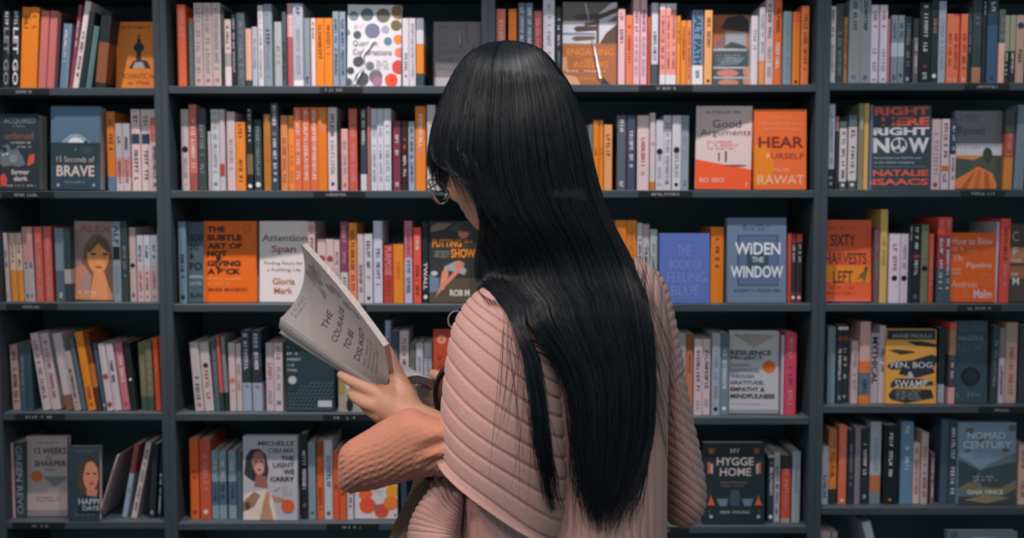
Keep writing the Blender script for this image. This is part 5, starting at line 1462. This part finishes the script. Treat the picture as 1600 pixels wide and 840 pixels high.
# far-side and crown strands
for s in range(700):
    a = hr.uniform(-math.pi, math.pi)
    pts = []
    for py in range(69, hr.randint(150, 250), 7):
        xl, xr = edges(py)
        cx, hw = (xl + xr) / 2, (xr - xl) / 2 + 1
        pts.append(hat(cx + hw * math.cos(a), py, 1.305 + (head_b(py) + .002) * math.sin(a)))
    strand(pts, hr.uniform(.0004, .0007))
for s in range(620):
    u = hr.random() * .34; pts = []
    ye = hr.uniform(238, 300)
    w_ = hr.uniform(-2, 2); l_ = hr.uniform(0, .003)
    for py in range(72, int(ye), 8):
        xl, xr = edges(py)
        px = xl + 1 + (xr - xl) * u * (1 + .25 * (py - 72) / 200) + w_ * math.sin(py * .02)
        lim = interp([240, 262, 285, 310], [668, 690, 728, 748], py)
        if px < lim - 4 and py > 262: break
        pts.append(hat(px, py, near_y(px, py) - .002 - l_))
    strand(pts, hr.uniform(.0004, .0007))
# fringe falling past the glasses, side lock over the cheek edge
for s in range(170):
    x0 = hr.uniform(676, 712); pts = []
    y1 = hr.uniform(268, 312); e = hr.uniform(-6, 16)
    for py in range(150, int(y1), 9):
        t = max(0, (py - 150) / 160)
        xl, _ = edges(py)
        px = xl + 2 + (x0 - 676) * (1 - .2 * t) + e * t * t + (4 * t * t if py > 260 else 0)
        pts.append(hat(px, py, 1.285 - .03 * (x0 - 676) / 36 - .012 + hr.uniform(-.0008, .0008)))
    strand(pts, hr.uniform(.0004, .0007))
for s in range(260):
    pts = []; o_ = hr.random(); y1 = hr.uniform(420, 490); w_ = hr.uniform(-7, 7)
    for py in range(200, int(y1), 12):
        px = interp([200, 240, 270, 300, 340, 380, 420, 450, 490], [705, 722, 742, 756, 760, 752, 744, 745, 770], py) + o_ * 34 + w_ * math.sin((py - 200) * .012)
        pts.append(hat(px, py, min(near_y(px, py), 1.25) - .004 + o_ * .003))
    strand(pts, hr.uniform(.0004, .0007))
# thin wisps across the cheek
for s in range(26):
    pts = []; o_ = hr.uniform(-14, 16)
    for py in range(245, hr.randint(300, 350), 8):
        px = 715 + (py - 245) * .45 + o_ + 4 * math.sin(py * .04 + s)
        pts.append(at(px, py, 1.195 + hr.uniform(-.0005, .0005)))
    strand(pts, .00032)
# stray hairs over the shoulder and at the ends
for s in range(120):
    pts = []
    a, b_ = (hr.uniform(780, 830), hr.uniform(470, 520)) if hr.random() < .16 else (hr.uniform(960, 1012), hr.uniform(380, 520))
    n_ = hr.randint(10, 24); vx = hr.uniform(-.12, .32) if a < 900 else hr.uniform(-.10, .42); cv = hr.uniform(-.018, .006)
    px, py = a, b_
    for q in range(n_):
        Yg = garment(px, py)
        pts.append(at(px, py, min(Yg, 1.26) - .006 - hr.uniform(0, .001)))
        px += vx * 13; py += 13; vx += cv
    strand(pts, .00030)
for s in range(420):
    pts = []
    t = hr.random(); py = hr.uniform(600, 720); px = gap(py) + (edges(py)[1] - gap(py)) * t
    end = hr.uniform(740, 836); aim = hr.uniform(905, 985); vx = 0
    x0_, y0_ = px, py
    while py < end:
        u = (py - y0_) / max(1, end - y0_)
        x = x0_ + (aim - x0_) * u * u * .55 + 5 * math.sin(u * 4 + s)
        pts.append(at(x, py, garment(x, py) - .011 - .003 * math.sin(s))); py += 12
    strand(pts, hr.uniform(.0003, .0006))
mesh_obj('hair', [loc(p) for p in hv], hf, M_hair, person)

# ---------------------------------------------------------------- eyeglasses
M_wire = mat('silver_wire', (0.55, 0.55, 0.57), 0.25, 0.6, 0.05, 50, metal=1.0)
M_glass = mat('clear_lens', (0.9, 0.93, 0.95), 0.03, 0.5, 0.0, 10, trans=1.0)
M_glass.node_tree.nodes['Principled BSDF'].inputs['IOR'].default_value = 1.06
def tube_path(mb, pts, r, m, n=8, closed=False):
    P = [Vector(p) for p in pts]; k = len(P)
    vs, fs = [], []
    for i, p in enumerate(P):
        t = (P[(i + 1) % k] - P[i - 1]) if closed else (P[min(i + 1, k - 1)] - P[max(i - 1, 0)])
        t.normalize()
        a = t.cross(Vector((0.13, 0.21, 0.97)));
        if a.length < 1e-3: a = t.cross(Vector((1, 0, 0)))
        a.normalize(); b_ = t.cross(a)
        for q in range(n):
            th = 2 * math.pi * q / n
            vs.append(p + (a * math.cos(th) + b_ * math.sin(th)) * (r[i] if isinstance(r, list) else r))
    for i in range(k if closed else k - 1):
        j = (i + 1) % k
        for q in range(n): fs.append((i * n + q, i * n + (q + 1) % n, j * n + (q + 1) % n, j * n + q))
    if not closed: fs.append(tuple(range(n - 1, -1, -1))); fs.append(tuple((k - 1) * n + q for q in range(n)))
    mb.add(vs, fs, m)
eyec = HC + fwd * .110 - upv * .024
gl = empty('eyeglasses', eyec, 'thin silver wire eyeglasses on the face beneath the black fringe', 'eyeglasses')
fr = MB()
lens_pts = []
for sgn in (-1, 1):
    ctr = side * (.033 * sgn)
    ringp = [ctr + side * (.023 * math.cos(t)) + upv * (.018 * math.sin(t)) - fwd * (.004 * abs(math.cos(t))) for t in [i * math.pi / 16 for i in range(32)]]
    tube_path(fr, ringp, .0009, M_wire, 6, True); lens_pts.append((ctr, ringp))
    hinge = side * (.064 * sgn); tube_path(fr, [ctr + side * (.025 * sgn), hinge - fwd * .004, hinge + side * (.016 * sgn) - fwd * .05, hinge + side * (.022 * sgn) - fwd * .095 - upv * .006, hinge + side * (.022 * sgn) - fwd * .115 - upv * .03], .0010, M_wire, 6)
tube_path(fr, [side * -.008, upv * .004 + fwd * .002, side * .008], .0009, M_wire, 6)
fr.build('frame', gl, True)
for ctr, ringp in lens_pts:
    lb = MB(); inn = [ctr + (p - ctr) * .97 for p in ringp]
    a_ = [p + fwd * .0006 for p in inn]; b2 = [p - fwd * .0006 for p in inn]
    k = len(inn); lb.add(a_ + b2, [tuple(range(k)), tuple(range(2 * k - 1, k - 1, -1))] + [(i, k + i, k + (i + 1) % k, (i + 1) % k) for i in range(k)], M_glass)
    lb.build('lens', gl)

# ---------------------------------------------------------------- the open paperback
M_cover = mat('grey_white_cover', (0.56, 0.49, 0.48), 0.45, 0.4, 0.06, 40)
M_ink = mat('grey_ink', (0.06, 0.065, 0.07), 0.6, 0.3, 0.1, 60)
M_ink2 = mat('pale_grey_ink', (0.30, 0.275, 0.28), 0.6, 0.3, 0.1, 60)
M_page = mat('white_paper', (0.74, 0.68, 0.66), 0.85, 0.2, 0.03, 60)
M_edge = mat('paper_edge', (0.50, 0.45, 0.43), 0.9, 0.1, 0.3, 300)
def bez(p, q, bend):
    """curve from p to q in (px, py, Y) bulging by bend at the middle"""
    return lambda t: tuple(p[i] * (1 - t) + q[i] * t + bend[i] * 4 * t * (1 - t) for i in range(3))
class Patch:
    """Coons patch; s along the spine (head to foot), t from spine to fore-edge"""
    def __init__(s, P00, P10, P01, P11, b0=(0,0,0), b1=(0,0,0), c0=(0,0,0), c1=(0,0,0)):
        s.P = [np.array(p, float) for p in (P00, P10, P01, P11)]
        s.t0, s.t1 = bez(P00, P10, b0), bez(P01, P11, b1)      # along s at t=0 and t=1
        s.s0, s.s1 = bez(P00, P01, c0), bez(P10, P11, c1)      # along t at s=0 and s=1
    def __call__(s, u, v):
        A = (1 - v) * np.array(s.t0(u)) + v * np.array(s.t1(u)); B_ = (1 - u) * np.array(s.s0(v)) + u * np.array(s.s1(v))
        Cc = (1 - u) * (1 - v) * s.P[0] + u * (1 - v) * s.P[1] + (1 - u) * v * s.P[2] + u * v * s.P[3]
        return at(*(A + B_ - Cc))
    def normal(s, u, v):
        e = 1e-3
        return (s(u + e, v) - s(u - e, v)).cross(s(u, v + e) - s(u, v - e)).normalized()
# s: head (picture-left) -> foot ; t: spine -> fore-edge
FRONT = Patch((438, 497, 1.475), (604, 609, 1.395), (470, 380, 1.405), (600, 541, 1.300), b0=(0, 2, 0), b1=(3, -3, -.004), c0=(19, 6, .012), c1=(5, 4, 0))
def slab(mb, P, d0, d1, m, nu=40, nv=30, edge=None, u0=0, u1=1, v0=0, v1=1):
    """the patch between two offsets along its normal"""
    sgn = 1
    V, F = [], []
    for off in (d0, d1):
        for i in range(nu + 1):
            for j in range(nv + 1):
                u, v = u0 + (u1 - u0) * i / nu, v0 + (v1 - v0) * j / nv
                V.append(P(u, v) + P.normal(u, v) * off)
    n = (nu + 1) * (nv + 1); q = nv + 1
    for i in range(nu):
        for j in range(nv):
            a = i * q + j
            F.append((a, a + 1, a + q + 1, a + q)); F.append((n + a, n + a + q, n + a + q + 1, n + a + 1))
    mb.add(V, F, m)
    E = []
    for i in range(nu):
        for a in (i * q, i * q + nv): E.append((a, a + q, n + a + q, n + a))
    for j in range(nv):
        for a in (j, nu * q + j): E.append((a, a + 1, n + a + 1, n + a))
    mb.add(V, E, edge or m)
nz = FRONT.normal(.5, .5)
OUT = 1.0 if nz.y < 0 else -1.0          # the cover's outer side looks to the camera
bk = empty('open_paperback', at(604, 612, 1.40), 'grey paperback lying open in the hand, its front cover bent towards the lens', 'book')
BO = Vector(bk.location)
def rebase(mb):
    mb.v = [tuple(Vector(p) - BO) for p in mb.v]; return mb
cv_ = MB(); slab(cv_, FRONT, OUT * .0004, 0.0, M_cover, 48, 36)
# lettering on the cover, running up from the spine side: reading direction = spine -> fore-edge, lines step from head to foot
def put_text(mb, txt, s0, s1, t0, t1, m, bold=0.0, lift=.0007):
    v, f, asp = text_mesh(txt, bold)
    # refine long faces by fan to keep to the curve
    pts = [FRONT(s0 + (s1 - s0) * (1 - p[1]), t0 + (t1 - t0) * p[0]) for p in v]
    nn = [FRONT.normal(s0 + (s1 - s0) * (1 - p[1]), t0 + (t1 - t0) * p[0]) for p in v]
    mb.add([p + n_ * OUT * lift for p, n_ in zip(pts, nn)], f, m)
put_text(cv_, 'THE', .285, .34, .24, .50, M_ink)
put_text(cv_, 'COURAGE', .405, .46, .18, .72, M_ink)
put_text(cv_, 'TO BE', .525, .58, .22, .54, M_ink)
put_text(cv_, 'DISLIKED', .645, .70, .18, .74, M_ink)
rg = random.Random(5)
for (s0, s1, t0, t1, nl) in ((.735, .90, .18, .74, 4), (.03, .10, .12, .42, 2), (.10, .22, .62, .90, 2)):
    for k in range(nl):
        a0 = s0 + (s1 - s0) * k / nl; a1 = a0 + (s1 - s0) / nl * .55
        for (x0, y0, x1, y1) in scribble(14, rg):
            cor = [(x0, y0), (x1, y0), (x1, y1), (x0, y1)]
            cv_.face([FRONT(a0 + (a1 - a0) * (1 - q), t0 + (t1 - t0) * p) + FRONT.normal(a0, t0) * OUT * .0007 for p, q in cor], M_ink2)
# pale brush picture at the head of the cover
for (s0, t0, ds, dt, an) in ((.06,.70,.11,.05,.4),(.10,.80,.13,.05,.7),(.16,.74,.10,.04,-.3),(.30,.80,.12,.04,.5),(.38,.86,.14,.035,.2),(.50,.84,.12,.04,.6),(.62,.88,.12,.03,.1),(.22,.64,.06,.05,.2)):
    pr = []
    for k in range(18):
        a = 2 * math.pi * k / 18; e = math.cos(a) * ds * .5; g = math.sin(a) * dt * (1 + .3 * math.sin(3 * a))
        pr.append((min(.985, max(.015, s0 + e * math.cos(an) - g * math.sin(an))), min(.985, max(.015, t0 + e * math.sin(an) + g * math.cos(an)))))
    cv_.face([FRONT(*p) + FRONT.normal(*p) * OUT * .00055 for p in pr], M_ink2)
rebase(cv_).build('front_cover', bk)
TK = .008
pb = MB(); slab(pb, FRONT, -OUT * .0003, -OUT * TK, M_page, 40, 26, M_edge, .006, .994, .02, .985)
rebase(pb).build('front_pages', bk)
# spine: from the cover's spine edge round to the back half
sp_ = MB()
n0 = [FRONT(u, 0) for u in [i / 30 for i in range(31)]]
q0 = [at(p[0], p[1], p[2]) for p in [(437 - 1 + (606 - 437) * u, 512 + (622 - 512) * u + 2 * 4 * u * (1 - u), 1.485 - .08 * u) for u in [i / 30 for i in range(31)]]]
nn = [FRONT.normal(i / 30, .02) * OUT for i in range(31)]
V = []
for a, b_, n_ in zip(n0, q0, nn):
    dwn = (b_ - a)
    for w_ in (0, .33, .66, 1): V.append(a + dwn * w_ + n_ * .0004 + Vector((0, -.002, -.001)) * (4 * w_ * (1 - w_)))
for a, b_, n_ in zip(n0, q0, nn):
    for w_ in (0, .33, .66, 1): V.append(a + (b_ - a) * w_ + Vector((0.0006, .0012, .0008)))
m4 = 31 * 4; F = []
for i in range(30):
    for w_ in range(3):
        a = i * 4 + w_
        F.append((a, a + 1, a + 5, a + 4)); F.append((m4 + a, m4 + a + 4, m4 + a + 5, m4 + a + 1))
    F.append((i * 4, i * 4 + 4, m4 + i * 4 + 4, m4 + i * 4)); a = i * 4 + 3; F.append((a, m4 + a, m4 + a + 4, a + 4))
for w_ in range(3):
    F.append((w_, m4 + w_, m4 + w_ + 1, w_ + 1)); a = 120 + w_; F.append((a, a + 1, m4 + a + 1, m4 + a))
sp_.add(V, F, M_edge); rebase(sp_).build('spine', bk)
# back half: pages curling away to the far hand
BACK = Patch((440, 508, 1.490), (609, 614, 1.408), (520, 505, 1.64), (692, 604, 1.57), b0=(0, 2, 0), b1=(0, 0, 0), c0=(0, -4, 0), c1=(-4, -22, 0))
bz = BACK.normal(.5, .5); UPS = 1.0 if bz.z > 0 else -1.0
pb = MB(); slab(pb, BACK, 0, -UPS * .012, M_page, 36, 30, M_edge, .006, .994, .01, .985)
for k in range(15):
    t0 = .1 + k * .056
    for (x0, y0, x1, y1) in scribble(40, rg):
        cor = [(x0, y0), (x1, y0), (x1, y1), (x0, y1)]
        s_ = lambda p: .52 + .42 * p
        pb.face([BACK(s_(p), t0 + .022 * q) + BACK.normal(s_(p), t0) * UPS * .0004 for p, q in cor], M_ink2)
rebase(pb).build('back_pages', bk)
cb = MB(); slab(cb, BACK, -UPS * .0122, -UPS * .0130, mat('shaded_back_cover', (0.10, 0.08, 0.075), 0.5, 0.4), 24, 20)  # shade on the underside put into the cover's dark colour
rebase(cb).build('back_cover', bk)

# ---------------------------------------------------------------- round bag hanging at the far side of the reader
M_bag = mat('dark_brown_leather', (0.10, 0.035, 0.022), 0.45, 0.5, 0.2, 40, 0.3, 300)
M_rim = mat('black_leather', (0.012, 0.011, 0.012), 0.4, 0.5, 0.1, 60)
bc = W(716, 612, 1.462)
bag = empty('shoulder_bag', bc, 'small round brown bag with black rim hanging between forearm and cardigan', 'bag')
mb = MB(); R_ = .034
vs, fs = [], []
prof = [(0, -.014), (.5, -.014), (.85, -.012), (1, -.006), (1, .006), (.85, .012), (.5, .014), (0, .014)]
for (k, y) in prof:
    for q in range(40):
        a = 2 * math.pi * q / 40; vs.append((R_ * max(k, .02) * math.cos(a), y, 1.25 * R_ * max(k, .02) * math.sin(a)))
for i in range(len(prof) - 1):
    for q in range(40): fs.append((i * 40 + q, i * 40 + (q + 1) % 40, i * 40 + 40 + (q + 1) % 40, i * 40 + 40 + q))
mb.add(vs, fs, M_bag); mb.build('bag_body', bag, True)
mb = MB()
for y in (-.011, .011): tube_path(mb, [(R_ * math.cos(a), y, 1.25 * R_ * math.sin(a)) for a in [i * math.pi / 24 for i in range(48)]], .0032, M_rim, 8, True)
tube_path(mb, [(R_ * .3, 0, -1.2 * R_), (-R_ * .25, -.004, -1.45 * R_), (-R_ * .6, 0, -1.25 * R_)], .006, M_rim)
mb.build('rim', bag, True)
ringc = W(714, 500, 1.46) - bc
mb = MB(); tube_path(mb, [ringc + Vector((.013 * math.cos(a), .004 * math.sin(a), .013 * math.sin(a))) for a in [i * math.pi / 16 for i in range(32)]], .0016, mat('dull_steel', (.2, .2, .2), .5, .5, .1, 50, metal=.6), 8, True); mb.build('strap_ring', bag, True)
mb = MB(); tube_path(mb, [(0.008, 0, 1.25 * R_), (ringc * .5) + Vector((.006, 0, 0)), ringc + Vector((.004, 0, -.013))], .004, M_rim)
tube_path(mb, [ringc + Vector((.004, 0, .013)), W(748, 470, 1.46) - bc, W(778, 425, 1.455) - bc, W(790, 396, 1.42) - bc, W(798, 388, 1.36) - bc], .004, M_rim)
mb.build('strap', bag, True)
